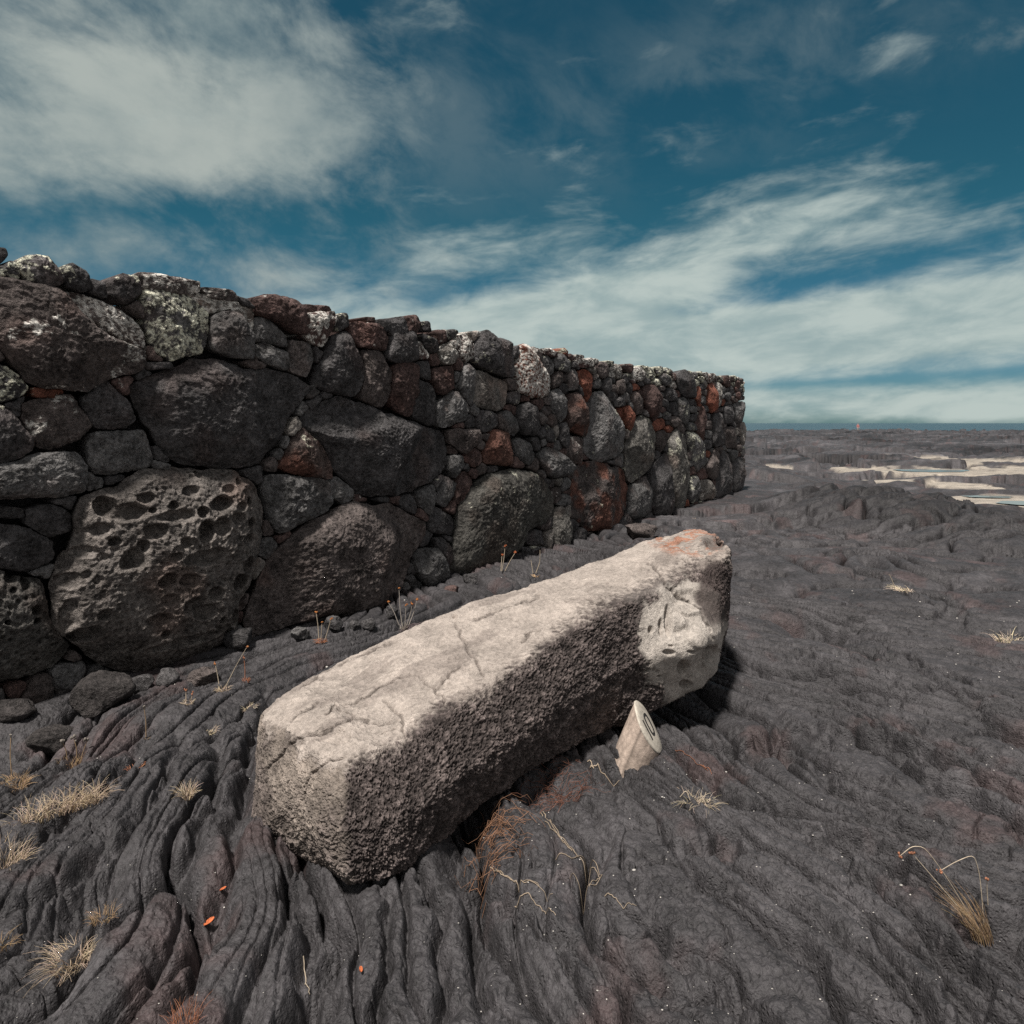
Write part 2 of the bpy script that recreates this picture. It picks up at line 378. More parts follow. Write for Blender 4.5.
# ------------------------------------------------------------------ dry stone wall
REG = dict(A=(0, 230, .26367), B=(0, 450, .26367), C=(230, 260, .26367), D=(230, 430, .26367), E=(430, 310, .16602), F=(430, 430, .16602), G=(560, 340, .19531), P=(0, 0, 1))
d_, g_, b_, r_, R_, p_ = 'd', 'g', 'b', 'r', 'R', 'p'
STONES = [  # region, colour, lichen, bulge, points
('A', 'b', .25, .9, '-160,150 -40,180 60,185 230,235 300,330 420,410 540,460 550,480 510,540 400,560 330,612 230,600 100,580 60,530 0,430 -100,380'),
('A', 'b', .8, .7, '240,235 300,240 400,275 480,320 540,370 555,440 530,450 430,400 330,340 270,290'),
('A', 'g', 1.0, .9, '535,220 600,220 700,250 790,310 790,400 770,460 660,490 600,470 570,410 545,310'),
('A', 'g', 0, .8, '800,330 850,308 910,320 955,400 955,490 880,480 800,450'),
('A', 'p', 1.0, .8, '710,235 780,240 880,265 970,300 970,400 950,400 900,310 850,300 800,320 740,270'),
('A', 'd', .5, 1, '70,110 110,95 180,100 220,150 240,200 180,220 100,195 70,150'),
('A', 'd', .2, 1, '-20,60 0,65 25,70 30,100 0,130 -20,130'),
('A', 'd', .6, 1, '-40,140 0,140 40,115 75,145 70,190 0,175 -40,170'),
('A', 'd', .3, 1, '230,140 270,125 330,160 350,230 300,235 245,210'),
('A', 'd', 0, 1, '340,180 400,200 410,260 340,240'),
('A', 'd', .1, 1, '410,190 460,165 520,180 535,240 480,285 430,260'),
('A', 'b', .5, 1, '510,160 600,165 680,182 755,195 758,238 650,250 540,228'),
('A', 'b', 0, 1, '485,285 520,265 545,290 545,340 500,310'),
('A', 'b', .2, 1, '750,215 880,225 905,272 800,264'),
('A', 'd', .2, 1, '890,245 940,260 975,300 930,290'),
('A', 'r', .1, 1, '960,255 1010,245 1040,260 1040,330 980,320'),
('P', 'd', 0, .9, '133,385 165,372 190,360 215,359 255,372 270,368 300,378 312,388 300,402 285,430 278,445 262,462 240,468 180,464 160,445 148,420 135,400'),
('A', 'd', 0, .9, '310,650 400,565 500,660 515,720 480,750 370,755 330,690'),
('A', 'g', 0, .9, '340,775 430,765 550,760 585,870 560,905 370,930 340,880'),
('A', 'b', .12, .9, '90,660 170,640 270,625 345,745 300,790 200,830 130,820 90,710'),
('A', 'R', .1, 1, '125,595 180,600 230,590 242,615 210,640 130,635'),
('A', 'd', .8, .9, '-100,520 0,510 60,540 112,600 80,630 0,655 -100,640'),
('A', 'd', .05, .9, '-100,670 0,670 40,700 120,790 115,830 50,870 -100,900'),
('A', 'g', 0, .9, '-100,910 60,880 150,850 290,840 320,900 315,990 200,1010 -100,1020'),
('A', 'd', 0, 1, '530,500 650,500 655,525 560,535'),
('A', 'g', 0, 1, '580,870 650,890 640,910 585,905'),
('B', 'pit', 0, 1.5, '285,230 310,180 440,140 540,90 640,75 800,68 900,85 970,140 995,250 985,330 960,400 940,520 890,580 890,720 830,760 700,800 580,850 440,820 330,780 290,740 220,690 190,600 190,500 230,420 270,320'),
('B', 'pitg', 0, 1.1, '-120,440 0,460 50,480 150,490 180,580 200,690 270,740 230,800 100,860 -120,920'),
('B', 'd', 0, .8, '100,220 200,205 270,240 265,310 180,330 100,280'),
('B', 'd', 0, .6, '-60,280 90,290 200,350 200,420 90,460 -60,430'),
('B', 'd', 0, .6, '-60,205 90,220 95,260 -60,260'),
('C', 'g', 0, .8, '100,215 150,220 220,290 225,330 180,320 95,310'),
('C', 'g', 0, .8, '95,325 130,315 225,350 220,425 100,375'),
('C', 'g', 0, .8, '235,300 310,315 322,380 300,445 235,420'),
('C', 'r', 0, .9, '90,150 130,130 230,145 280,180 290,280 260,280 180,230 110,210'),
('C', 'r', .75, .8, '285,200 390,195 400,230 345,335 285,290'),
('C', 'd', 0, .9, '440,270 510,400 500,480 470,520 400,505 320,480 330,420 390,290'),
('C', 'r', .05, .8, '450,235 560,240 595,290 590,345 490,330 460,290'),
('C', 'r', 0, 1, '275,165 380,172 395,208 285,208'),
('C', 'b', 0, .8, '500,340 570,345 615,420 610,510 580,560 500,530 520,440'),
('C', 'r', 0, .8, '620,400 660,390 715,400 715,500 680,595 610,560'),
('C', 'd', 0, .9, '620,270 700,270 710,380 640,390 590,370'),
('C', 'd', 0, .9, '710,385 760,380 770,460 720,440'),
('C', 'd', 0, .8, '715,450 780,480 790,600 770,630 700,600 700,520'),
('C', 'r', 0, .8, '770,410 850,400 850,490 800,515 770,460'),
('C', 'b', .9, .9, '870,280 910,285 930,340 905,390 870,370'),
('C', 'd', 0, .8, '890,390 920,410 920,550 860,490'),
('C', 'd', 0, 1.0, '270,600 330,550 420,515 480,540 600,580 700,620 810,650 830,700 825,780 770,840 640,890 500,895 450,840 390,790 370,710 280,640'),
('C', 'd', 0, .9, '290,540 340,510 350,530 310,570'),
('C', 'mix', .1, .9, '240,680 280,635 350,700 390,790 390,830 300,825 180,790 200,760'),
('C', 'g', 0, .8, '130,810 250,820 370,835 390,920 350,960 180,1040 140,960 125,880'),
('C', 'g', 0, .9, '385,840 410,820 475,875 470,910 430,930 390,890'),
('C', 'g', 0, .9, '790,550 850,490 905,570 890,600 800,640'),
('C', 'b', 0, .9, '830,640 940,640 950,680 890,740 830,690'),
('C', 'g', 0, .8, '835,740 880,740 890,780 850,830 830,790'),
('C', 'g', 0, .8, '780,910 820,815 865,850 850,900 820,940'),
('C', 'r', 0, .8, '890,800 925,840 880,930 855,920 865,850'),
('C', 'g', 0, .8, '710,890 770,850 785,900 760,970 720,930'),
('C', 'd', 0, .9, '640,910 690,885 715,930 710,965 660,950'),
('C', 'd', .1, 1, '400,205 440,200 450,250 405,275'),
('C', 'r', .1, 1, '510,215 550,215 550,240 520,235'),
('C', 'd', 0, 1, '596,222 650,213 672,250 660,290 606,285'),
('C', 'r', .1, 1, '655,213 710,208 724,245 702,290 665,288'),
('C', 'd', .1, 1, '720,235 750,230 765,275 730,270'),
('C', 'd', .1, 1, '720,275 780,300 790,340 760,355 730,320'),
('C', 'r', .4, 1, '775,265 820,262 825,310 790,320'),
('C', 'd', 0, 1, '555,225 605,222 618,272 570,272'),
('D', 'b', 0, 1.2, '60,680 110,560 200,430 300,350 400,300 500,278 620,285 680,320 740,350 735,400 690,470 650,600 610,680 500,720 370,700 250,740 100,770 55,740'),
('D', 'g', 0, .9, '690,480 720,450 790,450 830,540 820,590 760,610 720,560'),
('D', 'd', 0, 1, '665,560 690,545 710,570 690,600'),
('D', 'd', 0, 1, '680,580 720,570 740,600 710,635'),
('D', 'd', 0, 1, '720,420 750,380 775,395 750,440 725,445'),
('D', 'd', 0, .9, '775,415 830,430 850,500 830,520 790,460'),
('D', 'd', 0, .8, '765,280 850,330 850,400 760,390'),
('E', 'd', .2, .9, '270,200 340,110 380,160 490,190 510,410 420,390 260,320'),
('E', 'lr', 1.3, 1, '540,210 590,210 640,290 720,440 710,520 620,530 540,490 520,390'),
('E', 'p', .1, .7, '260,350 360,390 480,440 465,570 420,610 280,580 255,480'),
('E', 'g', 0, .7, '160,460 210,320 255,350 260,480 240,580 190,520'),
('E', 'g', 0, .8, '45,560 150,480 230,590 210,660 80,710 40,690'),
('E', 'r', 1.1, .9, '160,160 220,140 265,210 265,290 210,310 165,240'),
('E', 'g', 0, .9, '410,640 470,605 520,660 530,730 500,760 430,720'),
('E', 'd', 0, .9, '530,580 580,555 640,590 660,700 620,760 550,740 520,660'),
('E', 'rr', 0, 1.1, '320,860 380,720 470,730 500,850 495,940 340,930'),
('E', 'g', 0, .9, '505,790 540,770 600,800 635,890 600,940 530,890'),
('E', 'd', 0, .9, '610,770 650,760 670,840 640,850'),
('E', 'g', .2, .9, '670,280 710,270 750,330 740,390 700,400'),
('E', 'b', 0, .9, '730,420 770,365 800,380 790,450 740,475'),
('E', 'g', 0, .9, '710,500 780,470 820,530 820,650 790,680 740,600'),
('E', 'g', 0, .9, '830,380 870,350 895,390 890,480 830,490'),
('E', 'R', 0, .9, '905,370 950,355 980,400 970,520 950,560 910,450'),
('E', 'rg', 0, .9, '830,510 890,490 940,590 945,700 930,770 840,720 830,600'),
('E', 'b', 0, .9, '820,790 860,760 900,800 910,880 880,940 830,880'),
('E', 'g', 0, .9, '650,870 690,820 780,860 870,950 820,1000 720,1010 670,940'),
('E', 'd', .2, .9, '690,680 740,720 760,800 700,790'),
('E', 'd', .2, 1, '510,220 540,210 535,290 510,290'),
('E', 'r', .6, 1, '650,235 720,230 770,260 760,290 690,270'),
('E', 'R', .5, 1, '780,240 810,225 840,250 830,280 790,270'),
('E', 'r', 1.0, 1, '870,300 980,285 990,340 910,350'),
('F', 'mg', .06, 1.1, '150,600 160,480 280,300 350,270 480,240 600,240 680,300 740,400 740,480 700,560 600,600 560,700 500,760 300,850 180,880 120,850 130,700'),
('F', 'pl', 0, 1.1, '740,500 790,450 830,540 855,640 830,730 760,745 730,680'),
('F', 'd', .1, 1, '580,650 640,600 690,610 690,700 600,690'),
('F', 'p', 0, .9, '690,610 740,595 730,680 700,760'),
('F', 'd', 0, 1, '550,700 610,710 620,770 560,780'),
('F', 'b', .1, .9, '735,350 790,340 790,420 750,450'),
('F', 'd', 0, .9, '-10,930 0,720 50,720 100,820 110,900 60,960'),
('F', 'd', 0, .9, '20,650 80,650 140,730 120,810 90,770'),
('G', 'g', .1, .9, '140,430 180,265 220,270 280,350 330,440 330,560 280,610 180,620 120,580'),
('G', 'd', .0, .9, '0,430 30,420 45,490 40,560 0,520'),
('G', 'b', .1, .9, '40,500 90,495 110,560 105,640 60,610'),
('G', 'rg2', .05, 1.0, '80,680 110,620 200,625 330,660 350,760 350,850 300,930 260,1000 130,970 60,900 60,760'),
('G', 'pl', .2, 1, '335,560 370,430 420,385 470,410 490,490 490,590 440,680 360,740 335,680'),
('G', 'g', 0, .9, '345,900 350,760 440,690 465,790 440,890 390,920'),
('G', 'd', 0, .9, '455,660 540,570 555,700 570,880 540,920 470,890'),
('G', 'pl', .2, .9, '550,520 590,450 640,500 660,680 640,860 590,860 560,740'),
('G', 'R', 0, 1, '325,350 350,335 380,390 360,470 335,440'),
('G', 'r', 0, .9, '420,240 470,225 510,280 510,350 480,420 430,340'),
('G', 'b', 0, .9, '365,290 390,260 425,300 425,370 390,385'),
('G', 'b', .1, .9, '290,210 320,200 335,250 320,280 290,270'),
('G', 'd', 0, .9, '595,170 635,150 680,200 690,300 630,290 595,230'),
('G', 'R', 0, 1, '760,230 780,220 795,270 795,360 770,375 755,320'),
('G', 'R', .1, 1, '690,250 710,235 720,290 710,335 695,310'),
('G', 'g', .2, .9, '600,300 640,290 670,380 650,450 610,400'),
('G', 'r', 0, .9, '690,430 730,330 745,400 740,520 710,490'),
('G', 'd', 0, .9, '780,380 830,370 835,540 785,550'),
('G', 'd', 0, .9, '790,760 830,560 870,580 885,720 870,800 800,820'),
('G', 'b', 0, .9, '740,650 790,560 815,580 790,720 760,700'),
('G', 'd', 0, .9, '885,620 930,590 955,720 940,770 890,790'),
('G', 'p', .1, .9, '710,720 760,710 800,790 770,820 715,820'),
('G', 'g', .3, .9, '660,700 700,690 710,820 660,840'),
('G', 'g', .5, .9, '640,470 690,470 745,560 740,640 700,680 670,600'),
('G', 'b', 0, .9, '500,470 540,460 550,520 520,580 500,560'),
('G', 'b', 0, .9, '840,450 890,440 900,560 850,550'),
('G', 'p', .2, .9, '925,420 945,420 940,540 925,540'),
('G', 'g', 0, 1, '175,210 200,195 220,230 200,250 175,245'),
('G', 'd', 0, 1, '350,210 370,230 365,280 340,260'),
('G', 'd', 0, 1, '225,200 255,190 265,250 240,280 220,250'),
('G', 'd', 0, .9, '835,340 880,330 890,430 840,430'),
('G', 'g', 0, .9, '890,325 940,310 945,415 900,430'),
('G', 'p', .9, 1, '800,215 825,220 825,340 803,350'),
]
TOPL = np.array([(-400, 100), (-60, 240), (0, 252), (10, 258), (40, 262), (90, 275), (150, 281), (200, 292), (250, 303), (300, 315), (350, 320), (400, 326), (440, 331), (480, 330), (512, 344), (560, 350), (600, 360), (650, 366), (700, 372), (745, 378)], float)
PAL = dict(d=(.090, .085, .085), g=(.150, .145, .142), k=(.055, .049, .047), b=(.122, .102, .095), r=(.120, .080, .072), R=(.22, .088, .06), p=(.23, .21, .19), pl=(.17, .16, .145),  # k: loose-stone colour darkened to carry the shade at the wall foot
           pit=(.155, .138, .126), pitg=(.13, .122, .112), mix=(.13, .10, .09), lr=(.20, .085, .06), rr=(.17, .095, .075), rg=(.13, .095, .085), mg=(.10, .095, .085), rg2=(.10, .085, .08))
LICH = np.array([.80, .78, .62]); LICW = np.array([.74, .71, .65])
LABELS = {('A', 2): 'grey stone mottled with yellow-green lichen', ('A', 20): 'small flat orange-red stone'}

PITS_Z = [(780,95,12,14),(655,210,20,18),(410,215,40,42),(760,235,24,22),(660,250,75,22),(580,310,42,36),(530,362,26,24),(450,125,14,14),(575,228,16,12),(470,240,70,30),(390,300,42,25),(435,350,24,18),
 (680,350,24,22),(765,300,38,36),(495,415,50,36),(275,425,32,40),(280,500,36,28),(915,215,16,16),(958,200,16,22),(965,280,16,20),(845,200,45,28),(830,290,30,34),(905,500,34,32),(940,440,24,34),
 (625,565,32,22),(388,622,28,26),(620,695,22,18),(760,610,44,30),(825,640,16,14),(820,605,16,12),(880,640,22,34),(865,690,18,22),(340,390,45,22),(700,490,40,24),(615,490,30,22),(590,640,44,26),
 (340,705,45,30),(280,640,30,60),(700,720,120,20),(940,340,30,22),(760,400,90,26),(900,260,26,20),(730,160,36,20),(925,120,14,16),(880,150,22,16),(560,180,36,22),(720,580,40,26),(640,400,30,18),(800,540,36,24),(930,600,16,26)]

def chaikin(P, n=1):
    for k in range(n):
        w = .13 if k == 0 else .2
        Q = np.roll(P, -1, 0); P = np.stack([(1-w)*P+w*Q, w*P+(1-w)*Q], 1).reshape(-1, 2)
    return P
def resample(P, n):
    Q = np.concatenate([P, P[:1]]); L = np.concatenate([[0], np.cumsum(np.hypot(*np.diff(Q, axis=0).T))])
    s = np.linspace(0, L[-1], n, endpoint=False)
    return np.stack([np.interp(s, L, Q[:, 0]), np.interp(s, L, Q[:, 1])], -1), L[-1]
def area_c(P):
    x, y = P.T; x2, y2 = np.roll(x, -1), np.roll(y, -1); k = x*y2-x2*y; a = k.sum()/2
    return a, np.array([((x+x2)*k).sum(), ((y+y2)*k).sum()])/(6*a)
def in_poly(px, py, P):
    r = np.zeros(px.shape, bool); n = len(P); j = n-1
    for i in range(n):
        c = ((P[i, 1] > py) != (P[j, 1] > py)) & (px < (P[j, 0]-P[i, 0])*(py-P[i, 1])/(P[j, 1]-P[i, 1]+1e-12)+P[i, 0]); r ^= c; j = i
    return r

def stone_mesh(P, kind, lich, bulge, seed, frame=wall_xyz, res=None, depth=.3, off=None):
    """one wall stone from its outline P (u, v metres, counter-clockwise): verts, quads, colours"""
    rs = np.random.RandomState(seed)
    a, c = area_c(P)
    if a < 0: P = P[::-1]; a, c = area_c(P)
    size = math.sqrt(abs(a))
    gap = min(.006, .03*size)
    P = chaikin(P, 2)
    if res is None:
        w = frame(np.array([c[0]]), np.array([c[1]]), np.array([0.]))[0]; res = np.clip(w[1], 2, 16)/F*1.15
    _, per = resample(P, 10)
    n = int(np.clip(per/res, 26, 620)); P, _ = resample(P, n)
    # wobble the outline a little
    t = np.linspace(0, 2*np.pi, n, endpoint=False)
    dirs = P-c; rad = np.hypot(*dirs.T); dirs = dirs/rad[:, None]
    wob = .028*size*perlin2(np.cos(t)*2.4+seed, np.sin(t)*2.4+seed*.3)+.014*size*perlin2(np.cos(t)*7+seed, np.sin(t)*7)
    rad = np.maximum(rad+wob-gap, .3*rad)
    B = bulge*np.clip(.17*size, .016, .13)
    m = int(np.clip(size*.62/res, 7, 190))
    s = 1-(1-np.linspace(0, 1, m))**1.25
    S = s[:, None]
    U = c[0]+dirs[None, :, 0]*rad[None]*S; V = c[1]+dirs[None, :, 1]*rad[None]*S
    kk = rs.uniform(3.6, 8)
    H = B*(1-S**kk)*np.ones((1, n))
    # a few flat facets
    lu, lv = (U-c[0])/size, (V-c[1])/size
    for _ in range(rs.randint(3, 7)):
        th = rs.uniform(0, 2*np.pi); sl = rs.uniform(.2, .75); o = rs.uniform(.02, .16)
        H = np.minimum(H, B*1.0+size*(o*sl*1.0-sl*np.maximum(0, np.cos(th)*lu+np.sin(th)*lv-.08)*rs.uniform(.5, 1)))
    H = np.maximum(H, 0)
    # sides going back into the wall
    bs = np.array([.25, .55, 1.0]); 
    Ub = c[0]+dirs[None, :, 0]*rad[None]*(1-.16*bs[:, None]); Vb = c[1]+dirs[None, :, 1]*rad[None]*(1-.16*bs[:, None])
    dep = min(depth, .25+.4*size)
    U = np.concatenate([U, Ub]); V = np.concatenate([V, Vb]); Hh = np.concatenate([H, -dep*bs[:, None]*np.ones((1, n))])
    off = rs.uniform(-.03, .025)*min(1, size/.25) if off is None else off
    u, v, h = U.ravel(), V.ravel(), Hh.ravel()+off
    p3 = np.stack([u, v, h], -1)
    front = np.concatenate([np.ones(m*n), np.zeros(3*n)])
    fr = 1/np.clip(size, .12, .6)
    ns = seed*1.37
    lump = fbm3(p3*1.7*fr+ns, 3)
    amp = np.clip(size, .05, .6)
    h = h+front*(.030*amp*lump+.012*amp*fbm3(p3*7*fr+ns, 3, .6))
    fine = fbm3(p3*28+ns, 3, .65) if n > 60 else fbm3(p3*18+ns, 2)
    h = h+front*.0075*fine
    if size > .22:
        wr = worley3(p3*np.array([34, 34, 20])+ns); h = h-front*.007*(1-sstep(.12, .5, wr))*sstep(-.3, .3, lump)
    cr = 1-sstep(.0, .06, np.abs(perlin3(p3*np.array([3.5, 3.5, 1])+ns*2)))
    crk = cr*sstep(.1, .4, perlin3(p3*1.3+ns*3)); h = h-front*.009*crk
    base = np.array(PAL[kind]); v1 = rs.uniform(.82, 1.2)
    tone = 1+.26*fbm3(p3*4+ns, 3)+.34*fbm3(p3*13+ns*2, 3, .65)
    col = base[None]*v1*tone[:, None]
    warm = sstep(.1, .7, fbm3(p3*2.3+ns*5, 3))*.45
    col = col*(1-warm[:, None])+col*np.array([1.28, .98, .88])*warm[:, None]
    spk = sstep(.45, .75, perlin3(p3*45+ns)); col = col*(1+.7*spk[:, None])
    if kind in ('rg', 'rg2', 'lr', 'mix'):
        k = sstep(-.1, .35, fbm3(p3*3.2+ns*4, 3)+(.5*(c[1]-v)/size+.4*(u-c[0])/size if kind in ('rg', 'rg2') else .0))
        col = col*(1-k[:, None])+(np.array([.165, .080, .060])*tone[:, None])*k[:, None]
    if kind in ('pit', 'pitg'):
        hole = np.zeros(len(u)); rim = np.zeros(len(u))
        if kind == 'pit':
            for (zx, zy, rx, ry) in PITS_Z:
                q = wall_uv(zx*.26367, 450+zy*.26367, .13); q1 = wall_uv((zx+rx)*.26367, 450+zy*.26367, .13); q2 = wall_uv(zx*.26367, 450+(zy+ry)*.26367, .13)
                e = np.hypot((u-q[0])/abs(q1[0]-q[0]), (v-q[1])/abs(q2[1]-q[1]))*(1+.24*perlin3(p3*14+zx))
                e = e*.92*(1+.32*perlin3(p3*6+zy)); dk = .6+.9*((zx*7+zy*3) % 10)/10
                deep = min(.17, 2.3*min(abs(q1[0]-q[0]), abs(q2[1]-q[1])))
                hole = np.maximum(hole, dk*deep*(1-sstep(.68, 1.04, e))*(1-.25*e.clip(0, 1))); rim = np.maximum(rim, np.exp(-((e-1.15)/.22)**2))
        w1 = worley3(p3*np.array([11, 11, 5])+ns); pk = sstep(-.1, .5, fbm3(p3*3+ns*7, 2))
        hole = np.maximum(hole, .030*(1-sstep(.22, .36, w1))*pk)
        w2 = worley3(p3*np.array([30, 30, 14])+ns); hole = np.maximum(hole, .013*(1-sstep(.22, .4, w2))*(1 if kind == 'pitg' else .8))
        if kind == 'pitg':
            for (zx, zy, rx, ry) in [(10,485,18,22),(75,495,32,24),(130,520,22,30),(75,540,18,12),(160,615,24,22),(160,655,18,14),(45,660,14,10)]:
                q = wall_uv(zx*.26367, 450+zy*.26367, .13); q1 = wall_uv((zx+rx)*.26367, 450+zy*.26367, .13); q2 = wall_uv(zx*.26367, 450+(zy+ry)*.26367, .13)
                e = np.hypot((u-q[0])/abs(q1[0]-q[0]), (v-q[1])/abs(q2[1]-q[1])); hole = np.maximum(hole, .07*(1-sstep(.5, 1.05, e)))
        h = h-front*hole+front*.004*rim
        und = fbm3(p3*2.6+31, 2); h = h+front*.035*und
        col = col*(1+.22*np.clip(rim, 0, 1)[:, None]*np.array([1.05, 1, .95]))
    if lich >= .5: lich *= 1.3
    if lich > 0:
        n1 = fbm3(p3*np.array([5, 5, 5])/np.clip(size*2.2, .5, 1.3)+ns*9, 3, .6); n2 = fbm3(p3*32+ns, 4, .75)
        th = .90-.95*min(lich, 1.4)
        k = sstep(th, th+.10, n1+.38*n2+.2*sstep(-.3, .5, lv_ := (v-c[1])/size))*sstep(-.35, .1, n2)
        lc = LICW if kind in ('r', 'lr', 'p', 'b') else LICH
        k = k[:, None]*min(1, .7+lich*.4)*.95; col = col*(1-k)+lc*(1+.15*n2[:, None])*k
        h = h+front*.003*k[:, 0]
    xyz = frame(u, v, h)
    q = grid_quads(m+3, n, True)
    return xyz, q, np.clip(col, .004, .8), size

def stone_parts():
    cell = .012
    # far stones are longer along the wall: work in a coordinate that shrinks with distance
    ut = np.linspace(-2.6, WLEN, 5000); mt = np.interp(ut, [1.2, 8], [1, .40]); up = np.concatenate([[0], np.cumsum((mt[1:]+mt[:-1])/2*np.diff(ut))])
    ups = np.arange(0, up[-1], cell); us = np.interp(ups, up, ut); vs = np.arange(-.12, 2.95, cell)
    UU, VV = np.meshgrid(us, vs, indexing='ij'); UP = np.meshgrid(ups, vs, indexing='ij')[0]
    tl = wall_uv(TOPL[:, 0], TOPL[:, 1])
    tl = np.concatenate([[[-2.6, 2.32]], tl[tl[:, 0] > -.4]])
    top = np.interp(us, tl[:, 0], tl[:, 1])+.045*perlin2(us*1.9, us*0)+.035*perlin2(us*5, us*0+4)
    inside = VV < top[:, None]
    cov = ~inside
    out = []
    for i, (rg, kind, li, bu, s) in enumerate(STONES):
        x0, y0, k = REG[rg]
        P = np.array([[float(q) for q in t.split(',')] for t in s.split()])
        P = np.stack([x0+P[:, 0]*k, y0+P[:, 1]*k], -1); uv = wall_uv(P[:, 0], P[:, 1])
        a, c = area_c(uv); pa, _ = area_c(P)
        if a < 0: uv = uv[::-1]
        rr_ = np.hypot(*(uv-c).T)[:, None]; uv = uv+(uv-c)/rr_*min(.016, .06*math.sqrt(abs(a)))
        lo, hi = uv.min(0), uv.max(0)
        i0, i1 = np.searchsorted(us, [lo[0], hi[0]]); j0, j1 = np.searchsorted(vs, [lo[1], hi[1]])
        if i1 > i0 and j1 > j0: cov[i0:i1, j0:j1] |= in_poly(UU[i0:i1, j0:j1], VV[i0:i1, j0:j1], uv)
        out.append((uv, kind, li, bu, i, abs(pa)))
    def edt(mask):
        big = 1e3; D = np.where(mask, 0, big)
        for i in range(1, D.shape[0]): D[i] = np.minimum(D[i], D[i-1]+1)
        for i in range(D.shape[0]-2, -1, -1): D[i] = np.minimum(D[i], D[i+1]+1)
        E = D**2; o = E.copy()
        for k in range(1, 34):
            o[:, k:] = np.minimum(o[:, k:], E[:, :-k]+k*k); o[:, :-k] = np.minimum(o[:, :-k], E[:, k:]+k*k)
        return np.sqrt(o)*cell
    D = edt(cov)
    rs = np.random.RandomState(3); seeds = []
    for _ in range(1500):
        k = D.argmax(); i, j = divmod(k, D.shape[1]); m = D[i, j]
        if m < .032: break
        u, v = ups[i], vs[j]
        rmax = rs.uniform(.2, .34) if us[i] < -.3 else (rs.uniform(.07, .17) if v < 1.6 else rs.uniform(.05, .11))
        r = min(m, rmax); 
        if m > rmax*1.15:      # open field: jitter
            u += rs.uniform(-.4, .4)*r; v += rs.uniform(-.4, .4)*r
        seeds.append((u, v, r))
        e = 1.0 if m > .06 else 1.25
        D = np.minimum(D, np.maximum(np.hypot(UP-u, VV-v)-r*e, 0))
    lab = np.full(UU.shape, -1); best = np.full(UU.shape, 1e9)
    free = ~cov
    for k, (u, v, r) in enumerate(seeds):
        w = 2.2*r+.04
        i0, i1 = np.searchsorted(ups, [u-w, u+w]); j0, j1 = np.searchsorted(vs, [v-w, v+w])
        th = rs.uniform(0, np.pi); st = rs.uniform(1, 1.35); du, dv = UP[i0:i1, j0:j1]-u, VV[i0:i1, j0:j1]-v
        a = (du*np.cos(th)+dv*np.sin(th))/st; b = -du*np.sin(th)+dv*np.cos(th)
        q = np.hypot(a, b)-r*.9
        mm = (q < best[i0:i1, j0:j1]) & free[i0:i1, j0:j1] & (q < r*.9+.04)
        best[i0:i1, j0:j1][mm] = q[mm]; lab[i0:i1, j0:j1][mm] = k
    kinds = ['d']*9+['g']*6+['b']*5+['r']*3+['R']*1+['p']*1
    for k, (u, v, r) in enumerate(seeds):
        T = np.linspace(0, 2*np.pi, 22, endpoint=False); pts = []
        for t in T:
            st = .3*r
            while st < 2.4*r+.03:
                i = int(round((u+math.cos(t)*(st+.005))/cell)); j = int(round((v+math.sin(t)*(st+.005)-vs[0])/cell))
                if i < 0 or j < 0 or i >= lab.shape[0] or j >= lab.shape[1] or lab[i, j] != k: break
                st += .005
            pts.append(st)
        pts = np.array(pts); pts = .25*np.roll(pts, 1)+.5*pts+.25*np.roll(pts, -1)
        uv = np.stack([np.interp(u+np.cos(T)*pts, up, ut), v+np.sin(T)*pts], -1); u = float(np.interp(u, up, ut))
        w = wall_xyz(np.array([u]), np.array([v]), np.array([0]))[0]
        pa = area_c(uv)[0]*(F/w[1])**2*.6
        if u < -.25: pa = 0
        topness = v > np.interp(u, us, top)-.25
        kd = kinds[rs.randint(len(kinds))]
        if u < 6 and kd == 'R': kd = 'r'
        out.append((uv, kd, (rs.uniform(.3, 1.0) if (topness and rs.rand() < .7) else (.15 if rs.rand() < .15 else 0)), rs.uniform(.75, 1.05), 500+k, pa))
    return out, us, top

